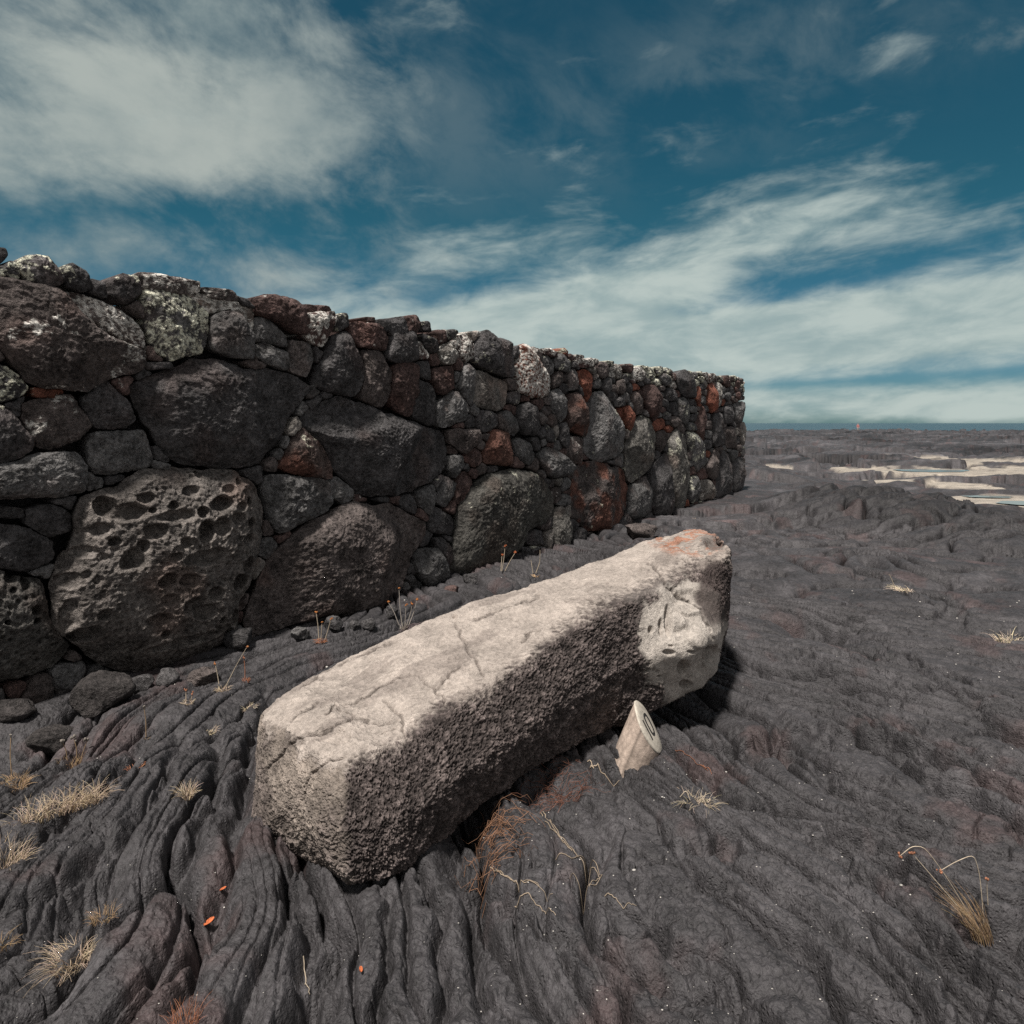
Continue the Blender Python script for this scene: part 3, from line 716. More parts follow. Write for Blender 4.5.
def build_wall():
    stones, us, top = stone_parts()
    root = empty('stone_wall', (*(W0+WD*WLEN/2), 0))
    tag(root, 'long dark dry stone wall of fitted lava rocks running back towards the sea', 'wall')
    rl = np.array(root.location)
    order = sorted(range(len(stones)), key=lambda k: -stones[k][5])
    big = set(order[:98])
    restv, restq, restc, n = [], [], [], 0
    names = {2: 'grey stone blotched with yellow-green lichen', 20: 'small flat orange-red stone', 26: 'large brown boulder eaten into deep round holes', 27: 'grey boulder with small deep pits',
             4: 'whitish lichen-crusted cap stone', 75: 'tall stone with white lichen over a red base', 76: 'pale grey broken-faced stone', 84: 'rounded reddish stone', 92: 'narrow brick-red stone',
             93: 'long stone, grey above and red below', 101: 'pale grey egg-shaped stone at the wall foot', 1: 'brown slab with a streak of pale lichen'}
    for k, (uv, kind, li, bu, seed, pa) in enumerate(stones):
        v, q, c, size = stone_mesh(uv, kind, li, bu, seed)
        if k in big:
            ctr = v.mean(0); o = obj('stone', make_mesh('stone', v-ctr, q, col=c), M_STONE, root, ctr-rl)
            if kind in ('pit', 'pitg'): o.name = 'pitted_stone'
            if k in names: o['label'] = names[k]
        else:
            restv.append(v-rl); restq.append(q+n); restc.append(c); n += len(v)
    # end face and a rough top, so the wall is whole from other sides
    E0 = W0+WD*(WLEN-.02)
    def end_frame(u, v, h): return np.stack([E0[0]-u*WN[0]+h*WD[0], E0[1]-u*WN[1]+h*WD[1], v], -1)
    rs = np.random.RandomState(11); tz = top[-1]
    z = 0.0; k = 0
    while z < tz-.05:
        hh = min(rs.uniform(.2, .42), tz-z); x = .12
        while x < 3.0:
            w = rs.uniform(.22, .6); j = lambda: rs.uniform(-.03, .03)
            P = np.array([(x+.05+j(), z+j()), (x+w-.05, z+j()), (x+w+j(), z+hh*.5), (x+w-.05, z+hh+j()), (x+.05, z+hh+j()), (x+j(), z+hh*.5)])
            v, q, c, _ = stone_mesh(P, ['d', 'g', 'b', 'r'][rs.randint(4)], 0, 1, 900+k, frame=end_frame, res=.03); k += 1; x += w
            restv.append(v-rl); restq.append(q+n); restc.append(c); n += len(v)
        z += hh
    def top_frame(u, v, h):
        zz = np.interp(u, us, top)-.24
        return np.stack([W0[0]+u*WD[0]-v*WN[0], W0[1]+u*WD[1]-v*WN[1], zz+h], -1)
    for kk in range(230):
        u, v, r = rs.uniform(-2.4, WLEN-.2), .45+2.4*rs.rand()**1.3, rs.uniform(.07, .2)
        th = np.linspace(0, 2*np.pi, 9, endpoint=False)+rs.rand(); rr = r*rs.uniform(.75, 1.15, 9)
        v_, q, c, _ = stone_mesh(np.stack([u+np.cos(th)*rr, v+np.sin(th)*rr], -1), ['d', 'g', 'b', 'r'][rs.randint(4)], .4*(rs.rand() < .3), 1.6, 1200+kk, frame=top_frame, res=.025, depth=.12, off=0.0)
        restv.append(v_-rl); restq.append(q+n); restc.append(c); n += len(v_)
    o = obj('small_stones', make_mesh('small_stones', np.concatenate(restv), np.concatenate(restq), col=np.concatenate(restc)), M_STONE, root); o['kind'] = 'stuff'
    # packed rubble core behind the face
    uu = us[::12]; tt = top[::12]-.17
    uu = np.concatenate([uu, [WLEN-.16]]); tt = np.concatenate([tt, [top[-1]-.17]]); uu[uu > WLEN-.16] = WLEN-.16
    prof = []
    for u, t in zip(uu, tt):
        hv = np.linspace(-.3, t, 16); nn = np.full(16, -.15)
        hv = np.concatenate([hv, [t, t, -.3]]); nn = np.concatenate([nn, [-1.5, -3.0, -3.0]])
        w = wall_xyz(np.full(19, u), hv, nn+.03*perlin2(np.full(19, u)*5, hv*5)); prof.append(w)
    V = np.array(prof).reshape(-1, 3)-rl
    cc = np.tile(np.array([.045, .042, .043]), (len(V), 1))
    qs = grid_quads(len(uu), 19); cap = [[(len(uu)-1)*19+i for i in (0, 15, 17, 18)]]
    obj('rubble_core', make_mesh('rubble_core', V, np.concatenate([qs, cap]), col=cc, smooth=False), M_STONE, root)
build_wall()

# ------------------------------------------------------------------ the big pale slab
def build_boulder():
    # stations from the near end to the far end; control points (px, py, distance): back bottom, back top, top middle, front top, front middle, front bottom, under front, under back
    ST = [
     [(254, 826, 2.58), (258, 712, 2.70), (300, 735, 2.47), (343, 770, 2.25), (346, 830, 2.16), (352, 884, 2.15), (345, 886, 2.25), (275, 842, 2.52)],
     [(262, 815, 2.76), (285, 690, 2.80), (325, 712, 2.56), (372, 752, 2.31), (378, 825, 2.20), (384, 880, 2.20), (384, 870, 2.35), (290, 830, 2.70)],
     [(300, 770, 3.05), (330, 663, 3.0), (365, 698, 2.70), (410, 738, 2.42), (415, 810, 2.28), (418, 862, 2.31), (420, 840, 2.50), (330, 780, 2.95)],
     [(390, 720, 3.35), (420, 621, 3.28), (450, 652, 2.98), (490, 683, 2.72), (488, 755, 2.56), (483, 805, 2.60), (490, 780, 2.85), (420, 730, 3.25)],
     [(480, 680, 3.7), (510, 589, 3.62), (530, 613, 3.30), (562, 637, 3.02), (556, 712, 2.86), (545, 768, 2.90), (555, 740, 3.15), (500, 690, 3.6)],
     [(560, 640, 4.1), (590, 562, 4.0), (605, 580, 3.65), (632, 599, 3.35), (628, 668, 3.22), (614, 730, 3.24), (625, 705, 3.5), (580, 655, 4.0)],
     [(630, 615, 4.4), (650, 540, 4.38), (668, 552, 3.98), (688, 574, 3.68), (696, 640, 3.42), (682, 699, 3.50), (672, 680, 3.8), (640, 640, 4.3)],
     [(668, 605, 4.6), (683, 529, 4.55), (703, 538, 4.12), (722, 560, 3.80), (724, 625, 3.60), (712, 682, 3.62), (700, 665, 3.9), (675, 625, 4.4)],
     [(690, 600, 4.6), (702, 529, 4.55), (716, 533, 4.25), (731, 548, 3.92), (731, 600, 3.86), (724, 648, 3.86), (715, 645, 4.05), (695, 620, 4.4)],
    ]
    C = np.array([[unproj_Y(*p) for p in row] for row in ST])            # (9, 8, 3)
    ns, npt = C.shape[:2]
    # denser stations by Catmull-Rom, loops piecewise linear then rounded
    NL, NS = 560, 640
    k = np.linspace(0, ns-1, NS); i = np.clip(k.astype(int), 0, ns-2); f = (k-i)[:, None, None]
    g = lambda a: C[np.clip(a, 0, ns-1)]
    p0, p1, p2, p3 = g(i-1), g(i), g(i+1), g(i+2)
    Cd = .5*((2*p1)+(-p0+p2)*f+(2*p0-5*p1+4*p2-p3)*f**2+(-p0+3*p1-3*p2+p3)*f**3)
    w = np.array([.11, .16, .16, .14, .14, .10, .10, .09]); w = np.cumsum(w/w.sum()); w = np.concatenate([[0], w])
    s = np.linspace(0, 1, NL, endpoint=False); seg = np.searchsorted(w, s, side='right')-1; ft = (s-w[seg])/(w[seg+1]-w[seg])
    Lp = Cd[:, seg]*(1-ft)[None, :, None]+Cd[:, (seg+1) % npt]*ft[None, :, None]
    def smooth(L, n):
        for _ in range(n): L = .25*np.roll(L, 1, 1)+.5*L+.25*np.roll(L, -1, 1)
        return L
    Lp = smooth(Lp, 75)
    # end caps
    def cap(ring, axis, n, push):
        c = ring.mean(0); t = np.linspace(1, 0, n+1)[1:]
        return np.array([c+(ring-c)*tt+axis*push*(1-tt**2.6) for tt in t])
    ax = C[1].mean(0)-C[0].mean(0); ax /= np.linalg.norm(ax); bx = C[-1].mean(0)-C[-2].mean(0); bx /= np.linalg.norm(bx)
    capA = cap(Lp[0], -ax, 120, .05)[::-1]; capB = cap(Lp[-1], bx, 90, .05)
    V = np.concatenate([capA, Lp, capB])
    # round the ends along the length
    for _ in range(55):
        W = V.copy(); W[1:-1] = .25*V[:-2]+.5*V[1:-1]+.25*V[2:]
        m = np.zeros(len(V)); m[60:200] = 1; m[-175:-40] = 1; V = V*(1-m[:, None, None])+W*m[:, None, None]
    nr = len(V)
    du = np.gradient(V, axis=0); dv = (np.roll(V, -1, 1)-np.roll(V, 1, 1))/2
    N = np.cross(dv, du); N /= np.linalg.norm(N, axis=2)[..., None]+1e-9
    cen = V.mean((0, 1)); 
    if ((V-cen)*N).sum() < 0: N = -N
    for _ in range(25): N = .25*np.roll(N, 1, 1)+.5*N+.25*np.roll(N, -1, 1)
    N /= np.linalg.norm(N, axis=2)[..., None]+1e-9
    P = V.reshape(-1, 3); Nn = N.reshape(-1, 3)
    px = HX+P[:, 0]/P[:, 1]*F; py = HY+(CAMZ-P[:, 2])/P[:, 1]*F
    facing = -(Nn*(P-np.array([0, 0, CAMZ]))).sum(1) > 0
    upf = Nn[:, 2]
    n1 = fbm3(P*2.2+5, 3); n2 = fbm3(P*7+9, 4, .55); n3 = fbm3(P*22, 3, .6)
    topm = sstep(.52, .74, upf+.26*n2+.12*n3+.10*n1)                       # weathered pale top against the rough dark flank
    EX = np.array([(250, 760), (342, 764), (372, 752), (402, 739), (418, 713), (443, 696), (470, 690), (492, 690), (509, 667), (535, 647), (565, 623), (596, 604), (630, 588), (660, 574), (690, 560), (740, 552)], float)
    ey = np.interp(px, EX[:, 0], EX[:, 1])
    nf = fbm3(P*55, 3, .65); tedge = sstep(-15, 9, ey-py+9*n2+5*n3+13*nf)
    k_ = facing*sstep(330, 350, px); topm = topm*(1-k_)+tedge*k_*sstep(.05, .3, upf+.4)
    # the water-worn pale nose on the flank
    e = np.hypot((px-688)/52, (py-642)/68)+.16*n2+.08*n3
    nose = (1-sstep(.80, 1.02, e))*facing*(1-topm)
    e2 = np.hypot((px-640)/40, (py-575)/28)
    band = (1-sstep(.6, 1.1, e2+.3*n2))*facing*(1-topm)                    # greyer, smoother stone over the nose
    fc = (1-sstep(.72, 1.05, np.hypot((px-717)/21, (py-594)/40)+.12*n2))*facing*sstep(556, 566, py+.0*px+4*n2); topm = topm*(1-fc)
    # near end: paler, worn
    xe = np.interp(py, [700, 764, 800, 850, 890, 950], [335, 343, 339, 346, 352, 352])
    endm = np.where(facing, 1-sstep(-5, 6, px-xe+9*n2+4*n3), (Nn@(-ax) > .3)*1.0)
    ez = .42+.58*sstep(.04, .28, P[:, 2]+.16*n2+.08*n1)
    endpale = endm*(1-topm)*ez*(1-.7*sstep(.1, .5, n1+.4*n2))
    rough = np.clip((1-topm)*(1-nose)*(1-.55*endpale)*(1-.5*band), 0, 1)
    disp = .018*n1+.008*n2*(.5+.5*(1-nose))
    wv = np.stack([fbm3(P*26+k*31, 3, .6) for k in range(3)], -1); w1 = worley3(P*52+1.5*wv); w2 = worley3(P*112+2.0*wv)
    disp -= rough*((.011+.006*n2)*(1-sstep(.1, .65, w1))+.0062*(1-sstep(.1, .6, w2)))
    disp += rough*(.005*n3+.004*fbm3(P*70, 2))
    disp += topm*(.0030*n3+.0028*fbm3(P*60, 3, .6)-.004*(1-sstep(.1, .35, worley3(P*26)))*sstep(.1, .5, n1+.5*n2))
    # long bedding steps on the top
    tt = (P-C[0].mean(0))@((C[-1].mean(0)-C[0].mean(0))/np.linalg.norm(C[-1].mean(0)-C[0].mean(0)))
    wst = fbm3(np.stack([tt*1.1, ((P-cen)@np.array([.63, -.77, 0]))*7, P[:, 2]*2], -1), 4, .6); disp += topm*.006*np.floor(wst*4)/4
    CR = [[(300,690),(330,668),(372,650),(395,640)], [(262,775),(290,745),(310,735),(355,718),(378,725),(395,722)], [(384,700),(398,715),(407,738)], [(355,718),(335,705),(325,712)],
          [(300,800),(310,775),(330,760),(345,755)], [(416,675),(436,690),(446,705)], [(436,690),(450,675),(460,665)], [(455,622),(462,640),(475,660),(486,680)], [(345,705),(380,690),(410,676)],
          [(470,622),(500,610),(540,596)], [(520,640),(540,628)], [(600,605),(585,598)], [(380,735),(395,728)], [(645,560),(655,565),(668,585),(700,605),(712,640)], [(290,720),(320,700)]]
    pit = np.zeros(len(P)); crk = np.zeros(len(P))
    wx, wy = 3.0*fbm3(P*16, 3), 3.0*fbm3(P*16+50, 3)
    vis = facing
    for c in CR:
        d, tq = poly_dist(px[vis]+wx[vis], py[vis]+wy[vis], np.array(c, float))
        crk[vis] = np.maximum(crk[vis], np.exp(-(d/.95)**2)*np.clip(5*np.minimum(tq+.08, 1.08-tq), 0, 1))
    for (x, y, rx, ry, dp) in [(682,667,6,9,.05),(686,685,6,5,.04),(716,652,6,8,.06),(661,628,3,10,.03),(650,630,3,4,.03),(667,652,6,2.5,.02),(644,672,1.6,1.8,.02),(648,670,1.8,1.8,.02),(653,669,1.4,2,.02),(657,671,1.8,1.6,.02),(659,676,2.5,1.2,.02),(646,681,6,1.1,.02),(651,687,7,1.1,.02),(688,650,4,1.4,.015),(670,646,3,1.3,.012),(703,668,7,9,.02),
                            (695,640,10,7,-.02),(676,622,12,9,-.018),(690,600,16,12,.02), (668,622,4,17,.035),(690,608,16,8,-.018),(710,656,9,11,.035),(330,735,22,9,.02), (665,542,16,5,.02),(714,541,10,7,.04),(690,538,12,4,.015),(455,617,3,3,.02)]:
        ee = np.hypot((px-x)/rx, (py-y)/ry)*(1+.12*n3); q = np.where(facing, 1-sstep(.55, 1.15, ee), 0)
        disp -= dp*q
        if dp > .025 or min(rx, ry) < 3: pit = np.maximum(pit, q)
    disp += nose*(.024*fbm3(P*4.5+40, 2)+.004*fbm3(P*14+3, 2))
    disp -= .016*crk
    P = P+Nn*disp[:, None]
    pale = np.array([.42, .365, .322]); dark = np.array([.070, .057, .053]); nosec = np.array([.50, .45, .40]); 
    col = np.tile(dark, (len(P), 1))*(1+.3*n2+.3*n3)[:, None]
    lift = sstep(.42, .8, w1)*rough*sstep(-.3, .4, n3)+.8*sstep(.5, .8, w2)*rough; col = col*(1+1.5*lift[:, None])
    def mixc(col, k, c): return col*(1-k[:, None])+c*k[:, None]
    col = mixc(col, band*.55, np.array([.2, .175, .16])*(1+.3*n3)[:, None])
    col = mixc(col, nose*.95, nosec*(1+.14*n1+.12*n3)[:, None])
    col = mixc(col, endpale*.9, np.array([.36, .305, .26])*(1+.3*n2+.25*n3)[:, None])
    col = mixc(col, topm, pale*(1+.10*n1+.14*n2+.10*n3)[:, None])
    stn = topm*sstep(.15, .6, fbm3(np.stack([tt*2, P[:, 0]*5+P[:, 1]*-5, P[:, 2]*3], -1), 4, .65)); col = mixc(col, stn*.55, np.array([.22, .185, .165]))
    e = np.hypot((px-688)/42, (py-541)/16)+.3*n2; och = (1-sstep(.7, 1.1, e))*topm*sstep(-.25, .2, n2+.5*n3); col = mixc(col, och*.85, np.array([.34, .155, .095])*(1+.4*n3)[:, None])
    e = np.hypot((px-714)/14, (py-541)/9)+.3*n2; col = mixc(col, (1-sstep(.6, 1.0, e))*facing*.7, np.array([.10, .085, .08]))
    # the dark far corner
    col = mixc(col, fc*.9, np.array([.062, .048, .045])*(1+.3*n3)[:, None])
    col = mixc(col, np.clip(crk*.75, 0, 1), np.array([.09, .075, .068])); col = mixc(col, pit*.35, np.array([.16, .135, .12]))
    base = np.array([cen[0], cen[1], 0]); 
    me = make_mesh('stone_slab', P-base, grid_quads(nr, NL, True), col=np.clip(col, .01, .7))
    o = obj('stone_slab', me, M_SLAB, None, base)
    tag(o, 'long pale-topped boulder with a dark pitted flank lying on the lava before the wall', 'boulder')
    return o
build_boulder()

# ------------------------------------------------------------------ wooden marker
def build_marker():
    # axis leans a little; the top is cut on a slant and carries the number
    B = on_ground(622, 768); Yb = B[1]+.06
    c = unproj_Y(648, 727, Yb-.02); B = unproj_Y(626, 778, Yb); ax = c-B; L = np.linalg.norm(ax); ax /= L; B = B-ax*.12
    a = np.array([1, 0, 0.])-ax*ax[0]; a /= np.linalg.norm(a); tc = np.array([0, -1, 0.])+ax*ax[1]; tc /= np.linalg.norm(tc); b = np.cross(ax, a); rad = 20.5*Yb/F
    fn = ax+.74*a+.30*tc; fn /= np.linalg.norm(fn)      # normal of the slanted cut
    n = 64; th = np.linspace(0, 2*np.pi, n, endpoint=False)
    ring = a*np.cos(th)[:, None]*rad+b*np.sin(th)[:, None]*rad
    ring = ring*(1+.03*np.sin(th*3+1)+.02*np.sin(th*5))[:, None]
    def cut(q): return q+ax*(((c-q)@fn)/(ax@fn))[:, None]
    low = B+ring; hi = cut(low)
    m = 22; rows = [low*(1-t)+hi*t for t in np.linspace(0, .985, m)]
    V = np.array(rows); 
    cols = []
    for k in range(m):
        g = perlin2(th*6, np.full(n, k*.35))*.25+perlin2(th*16, np.full(n, k*.2))*.2
        cols.append(np.array([.48, .385, .32])*(1+1.3*g)[:, None])
    pr = V.reshape(-1, 3)
    crackd = np.exp(-((th-4.15)/.05)**2); cols = np.array(cols); cols *= (1-.7*crackd)[None, :, None]
    root = empty('wooden_marker', B)
    tag(root, 'short round wooden post with a slanted cut top carrying the number 10', 'marker post')
    obj('post', make_mesh('post', pr-B, grid_quads(m, n, True), col=cols.reshape(-1, 3)), M_WOOD, root)
    # the sawn face: a thin pale disc with rounded rim
    cc = hi.mean(0); rr = [(1.0, -.004), (1.0, .001), (.97, .004), (.6, .004), (.0, .004)]
    fv = np.concatenate([cc+(hi-cc)*s+fn*o for s, o in rr]); 
    obj('sawn_face', make_mesh('sawn_face', fv-B, grid_quads(len(rr), n, True), col=np.tile([.50, .455, .385], (len(fv), 1))), M_WOOD, root)
    # number: axes on the face, up = towards the tip
    up = ax-fn*(ax@fn); up /= np.linalg.norm(up); rt = np.cross(up, fn)
    blk = plain('routed_paint', (.018, .017, .017), .8)
    hl = np.abs((hi-cc)@up).max(); wl = np.abs((hi-cc)@rt).max()
    def stroke(name, pts, closed, w):
        P = np.array(pts, float); n_ = len(P)
        T = (np.roll(P, -1, 0)-np.roll(P, 1, 0)) if closed else np.gradient(P, axis=0); T /= np.linalg.norm(T, axis=1)[:, None]
        Nn_ = np.stack([-T[:, 1], T[:, 0]], -1); rows = []
        for s, o in ((-1, .0042), (-1, .0058), (1, .0058), (1, .0042)):
            q = P+Nn_*w*s; rows.append(cc+rt*q[:, :1]+up*q[:, 1:]+fn*o)
        V = np.array(rows).transpose(1, 0, 2)
        q = []
        for i in range(n_ if closed else n_-1):
            j = (i+1) % n_
            for k in range(3): q.append([i*4+k, j*4+k, j*4+k+1, i*4+k+1])
        obj(name, make_mesh(name, V.reshape(-1, 3)-B, q, smooth=False), blk, root)
    H0 = hl*.46
    stroke('digit_one', [(-wl*.38, -H0*.85), (-wl*.38, 0), (-wl*.38, H0*.8)], False, wl*.06)
    t8 = np.linspace(0, 2*np.pi, 40, endpoint=False)
    sup = lambda v, e: np.sign(v)*np.abs(v)**e
    stroke('digit_zero', np.stack([wl*.20+wl*.27*sup(np.cos(t8), .7), H0*.80*sup(np.sin(t8), .8)+.004], -1), True, wl*.065)
build_marker()

# ------------------------------------------------------------------ loose stones at the wall foot
def loose_stone(px, py, wpx, hpx, kind, label, seed):
    p = on_ground(px, py+hpx*.42); k = p[1]/F
    rx, rz = wpx*k/2, hpx*k/2
    n = 26; th = np.linspace(0, np.pi, n); ph = np.linspace(0, 2*np.pi, 2*n, endpoint=False)
    d = np.stack([np.sin(th)[:, None]*np.cos(ph), np.sin(th)[:, None]*np.sin(ph), np.repeat(np.cos(th)[:, None], 2*n, 1)], -1).reshape(-1, 3)
    rs = np.random.RandomState(seed)
    q = np.sign(d)*np.abs(d)**.75
    for _ in range(9):
        nn = rs.normal(size=3); nn /= np.linalg.norm(nn); o = rs.uniform(.62, .95); e = q@nn-o; q = q-np.maximum(e, 0)[:, None]*nn
    q = q*(1+.10*fbm3(d*1.6+seed, 3)+.05*fbm3(d*6+seed, 3))[:, None]
    v = q*np.array([rx, (rx+rz)*.5, rz])*1.08+np.array([0, 0, rz*.62])
    c = np.array(PAL[kind])*(1+.25*fbm3(d*3+seed, 3))[:, None]
    o = obj('loose_stone', make_mesh('loose_stone', v, grid_quads(n, 2*n, True), col=c), M_STONE, None, p)
    tag(o, label, 'stone', 'loose stones at the wall foot')
for k, a in enumerate([
 (104, 690, 50, 40, 'k', 'blocky brown stone lying below the big holed boulder'),
 (140, 684, 24, 18, 'd', 'small dark stone right of the blocky brown stone'),
 (167, 676, 20, 16, 'd', 'small dark stone under the lower edge of the holed boulder'),
 (202, 672, 26, 18, 'b', 'flattish brown stone beside the stalk with the long stem'),
 (238, 655, 24, 20, 'd', 'bluish dark stone in the gap right of the holed boulder'),
 (252, 640, 16, 14, 'd', 'small black stone wedged above the bluish dark stone'),
 (300, 635, 16, 13, 'g', 'round grey pebble left of the orange-headed weed'),
 (334, 626, 17, 15, 'd', 'round dark pebble right of the orange-headed weed'),
 (355, 624, 10, 9, 'd', 'tiny dark pebble, left of a pair below the rounded brown boulder'),
 (368, 623, 14, 12, 'd', 'dark pebble, right of a pair below the rounded brown boulder'),
 (392, 612, 14, 13, 'd', 'dark pebble just left of the tall grey weed'),
 (452, 585, 15, 14, 'r', 'reddish brown stone at the foot below the mottled boulder'),
 (470, 578, 14, 10, 'd', 'low dark stone right of the reddish brown stone'),
 (641, 530, 34, 14, 'b', 'low brown rock at the foot of the red-patched stone'),
 (44, 726, 50, 26, 'k', 'wide dark rock in the shade below the grey pitted boulder'),
 (14, 708, 36, 20, 'k', 'dark rock at the shaded far left foot of the wall'),
]): loose_stone(*a, seed=40+k)

# ------------------------------------------------------------------ dry plants
STRAW = np.array([.58, .46, .34]); TAN = np.array([.36, .25, .15]); RUST = np.array([.27, .12, .07]); PALE = np.array([.60, .50, .38]); GREY = np.array([.27, .24, .21])
def blades(mb, base, n, rad, hgt, spread, col, seed, lean=(0, 0), rr=.0011, elong=None):
    rs = np.random.RandomState(seed)
    for _ in range(n):
        a = rs.uniform(0, 2*np.pi); r = rad*math.sqrt(rs.rand())
        o = np.array([math.cos(a)*r, math.sin(a)*r, 0])
        if elong is not None: o[:2] = o[:2]*.45+np.array(elong)*rs.uniform(-1, 1)
        x, y = base[0]+o[0], base[1]+o[1]; z = base[2]-.006
        a2 = a+rs.normal()*.7; h = hgt*rs.uniform(.45, 1.1); sp = spread*rs.uniform(.3, 1.2)
        d = np.array([math.cos(a2)*sp+lean[0], math.sin(a2)*sp+lean[1]])
        t = np.linspace(0, 1, 5)
        pts = np.stack([x+d[0]*t**1.5*h, y+d[1]*t**1.5*h, z+h*(t-.55*sp*t**2.4)], -1)
        mb.tube(pts, rr*rs.uniform(.8, 1.3), rr*.25, col*rs.uniform(.65, 1.25)*np.array([1, rs.uniform(.93, 1.05), rs.uniform(.85, 1.1)]), 3)
def plant(name, cat, px, py, label, n, rad, hgt, spread, col, seed, lean=(0, 0), elong=None, stalks=(), headcol=None, head=.006, scol=None, rr=None):
    """stalks: pixel polylines; the first point starts at the base"""
    p = on_ground(px, py); k = p[1]/F
    root = empty(name, p); tag(root, label, cat, 'dry grass and weeds on the lava')
    mb = MB(); blades(mb, p, n, rad, hgt, spread, col, seed, lean, rr or max(.0008, .34*k), elong); mb.build('blades', M_DRY, root)
    for i, st in enumerate(stalks):
        dy = .02*math.sin(i*2.3+seed)
        pts = [unproj_Y(x, y, p[1]+dy*(j/len(st))) for j, (x, y) in enumerate(st)]
        pts = np.array(pts); 
        q = []
        for a in np.linspace(0, len(pts)-1, 4*len(pts)):
            j = min(int(a), len(pts)-2); q.append(pts[j]*(1-(a-j))+pts[j+1]*(a-j))
        q = np.array(q)
        for _ in range(2): q[1:-1] = .25*q[:-2]+.5*q[1:-1]+.25*q[2:]
        m = MB(); m.tube(q, max(.0012, .5*k), max(.0009, .34*k), (scol if scol is not None else col)*.9, 4); s = m.build('stalk', M_DRY, root)
        if headcol is not None:
            m = MB(); rs = np.random.RandomState(seed+i); r = max(head, 1.3*k)
            for _ in range(5): m.blob(q[-1]+rs.normal(size=3)*r*.55, np.array([r, r, r*1.2])*rs.uniform(.35, .7), headcol*rs.uniform(.7, 1.2), 5, rs.rand()*9)
            h = m.build('seed_head', M_DRY, s)
G = 'grass_tuft'; W = 'dry_weed'
plant(G, 'grass', 62, 812, 'largest straw tuft, spread along a lava ridge at the left edge', 300, .06, .105, .8, STRAW, 1, elong=(.10, .10))
plant(G, 'grass', 16, 786, 'sandy tuft with one upright stalk above the largest straw tuft', 110, .045, .07, .9, TAN*1.2, 2, stalks=[[(12, 780), (10, 755), (11, 735)]], headcol=GREY)
plant(G, 'grass', 4, 868, 'straw tuft cut by the left edge below the largest tuft', 160, .06, .10, .7, STRAW, 3)
plant(W, 'weed', 72, 766, 'brown tuft under a dry grey flower head at the wall foot', 80, .05, .06, .7, TAN, 4, stalks=[[(68, 764), (66, 750), (62, 741)], [(76, 764), (77, 750), (74, 739)], [(80, 764), (83, 752), (87, 741)]], headcol=GREY*.8, head=.011)
plant(G, 'grass', 187, 798, 'single small upright straw tuft between two lava ridges', 90, .022, .075, .7, STRAW, 5)
plant(G, 'grass', 249, 707, 'small pale tuft close to the slab left corner', 70, .025, .05, 1.0, PALE, 6, lean=(-.3, 0))
plant(G, 'grass', 208, 732, 'low cream tuft in a groove left of the slab', 60, .035, .035, 1.1, PALE, 7)
plant(G, 'grass', 72, 962, 'frizzy straw tuft with a stem hanging down near the bottom left', 170, .05, .075, 1.1, STRAW, 8, lean=(-.2, -.2), stalks=[[(70, 968), (60, 985), (60, 1020)]])
plant(G, 'grass', 103, 918, 'thin brown tuft just above the frizzy straw tuft', 60, .03, .045, .9, TAN*1.1, 9)
plant(W, 'weed', 982, 938, 'brown reed clump with long bent stalks in the crack at the right', 95, .03, .16, .35, TAN*.9, 10, lean=(-.5, .1),
      stalks=[[(975, 925), (950, 882), (925, 847), (912, 846), (900, 856)], [(984, 925), (980, 875), (974, 854), (955, 862), (940, 871)], [(965, 915), (930, 874), (911, 852)], [(988, 905), (987, 890), (987, 879)]], headcol=RUST*1.3, scol=PALE*.9)
plant(G, 'grass', 1012, 643, 'pale dry tuft at the right edge of the lava', 110, .10, .11, 1.1, PALE, 11, lean=(.4, 0))
plant(G, 'grass', 904, 594, 'cream sprig trailing along the lava with one raised stem', 60, .06, .07, 1.3, PALE, 12, lean=(-.6, .2), stalks=[[(895, 588), (892, 580), (889, 574)]])
plant(G, 'grass', 700, 806, 'low yellowish tuft right of the wooden post', 90, .045, .07, 1.2, PALE*.95, 13, elong=(.04, -.02), stalks=[[(690, 800), (686, 790), (680, 797)], [(703, 802), (706, 792)]])
plant(W, 'weed', 321, 642, 'weed with orange seed heads under the rounded brown boulder', 60, .035, .03, 1.1, RUST*1.6, 14, stalks=[[(319, 640), (318, 625), (316, 612)], [(321, 640), (322, 622)], [(325, 640), (328, 630), (331, 619)]], headcol=np.array([.42, .16, .05]), scol=PALE*.8)
plant(W, 'weed', 404, 628, 'tallest weed, grey stalks behind the slab back edge', 40, .03, .05, .6, GREY*1.3, 15, stalks=[[(402, 625), (400, 608), (399, 588)], [(405, 625), (406, 605)], [(409, 625), (414, 612), (417, 600)], [(399, 625), (394, 612), (388, 602)], [(407, 625), (411, 612), (412, 604)]], headcol=np.array([.42, .16, .05]), scol=GREY*1.5)
plant(W, 'weed', 503, 572, 'short weed with one red head before the mottled boulder', 40, .03, .03, .8, RUST*1.7, 16, stalks=[[(502, 571), (504, 558), (505, 546)], [(505, 571), (510, 561), (515, 553)], [(501, 571), (502, 555)]], headcol=np.array([.40, .12, .05]), scol=PALE*.8)
plant(W, 'weed', 536, 574, 'thin pale weed between the slab and the egg-shaped grey stone', 36, .035, .035, .8, TAN*1.4, 17, stalks=[[(536, 573), (540, 562), (540, 550)], [(533, 573), (531, 560)]], headcol=None, scol=PALE*.8)
plant(W, 'weed', 223, 690, 'small tuft with one long slanting stem below the holed boulder', 60, .03, .04, 1.0, STRAW*.9, 18, stalks=[[(226, 686), (236, 666), (247, 647)], [(219, 684), (217, 672), (215, 664)]], headcol=np.array([.40, .17, .07]), scol=PALE*.8)
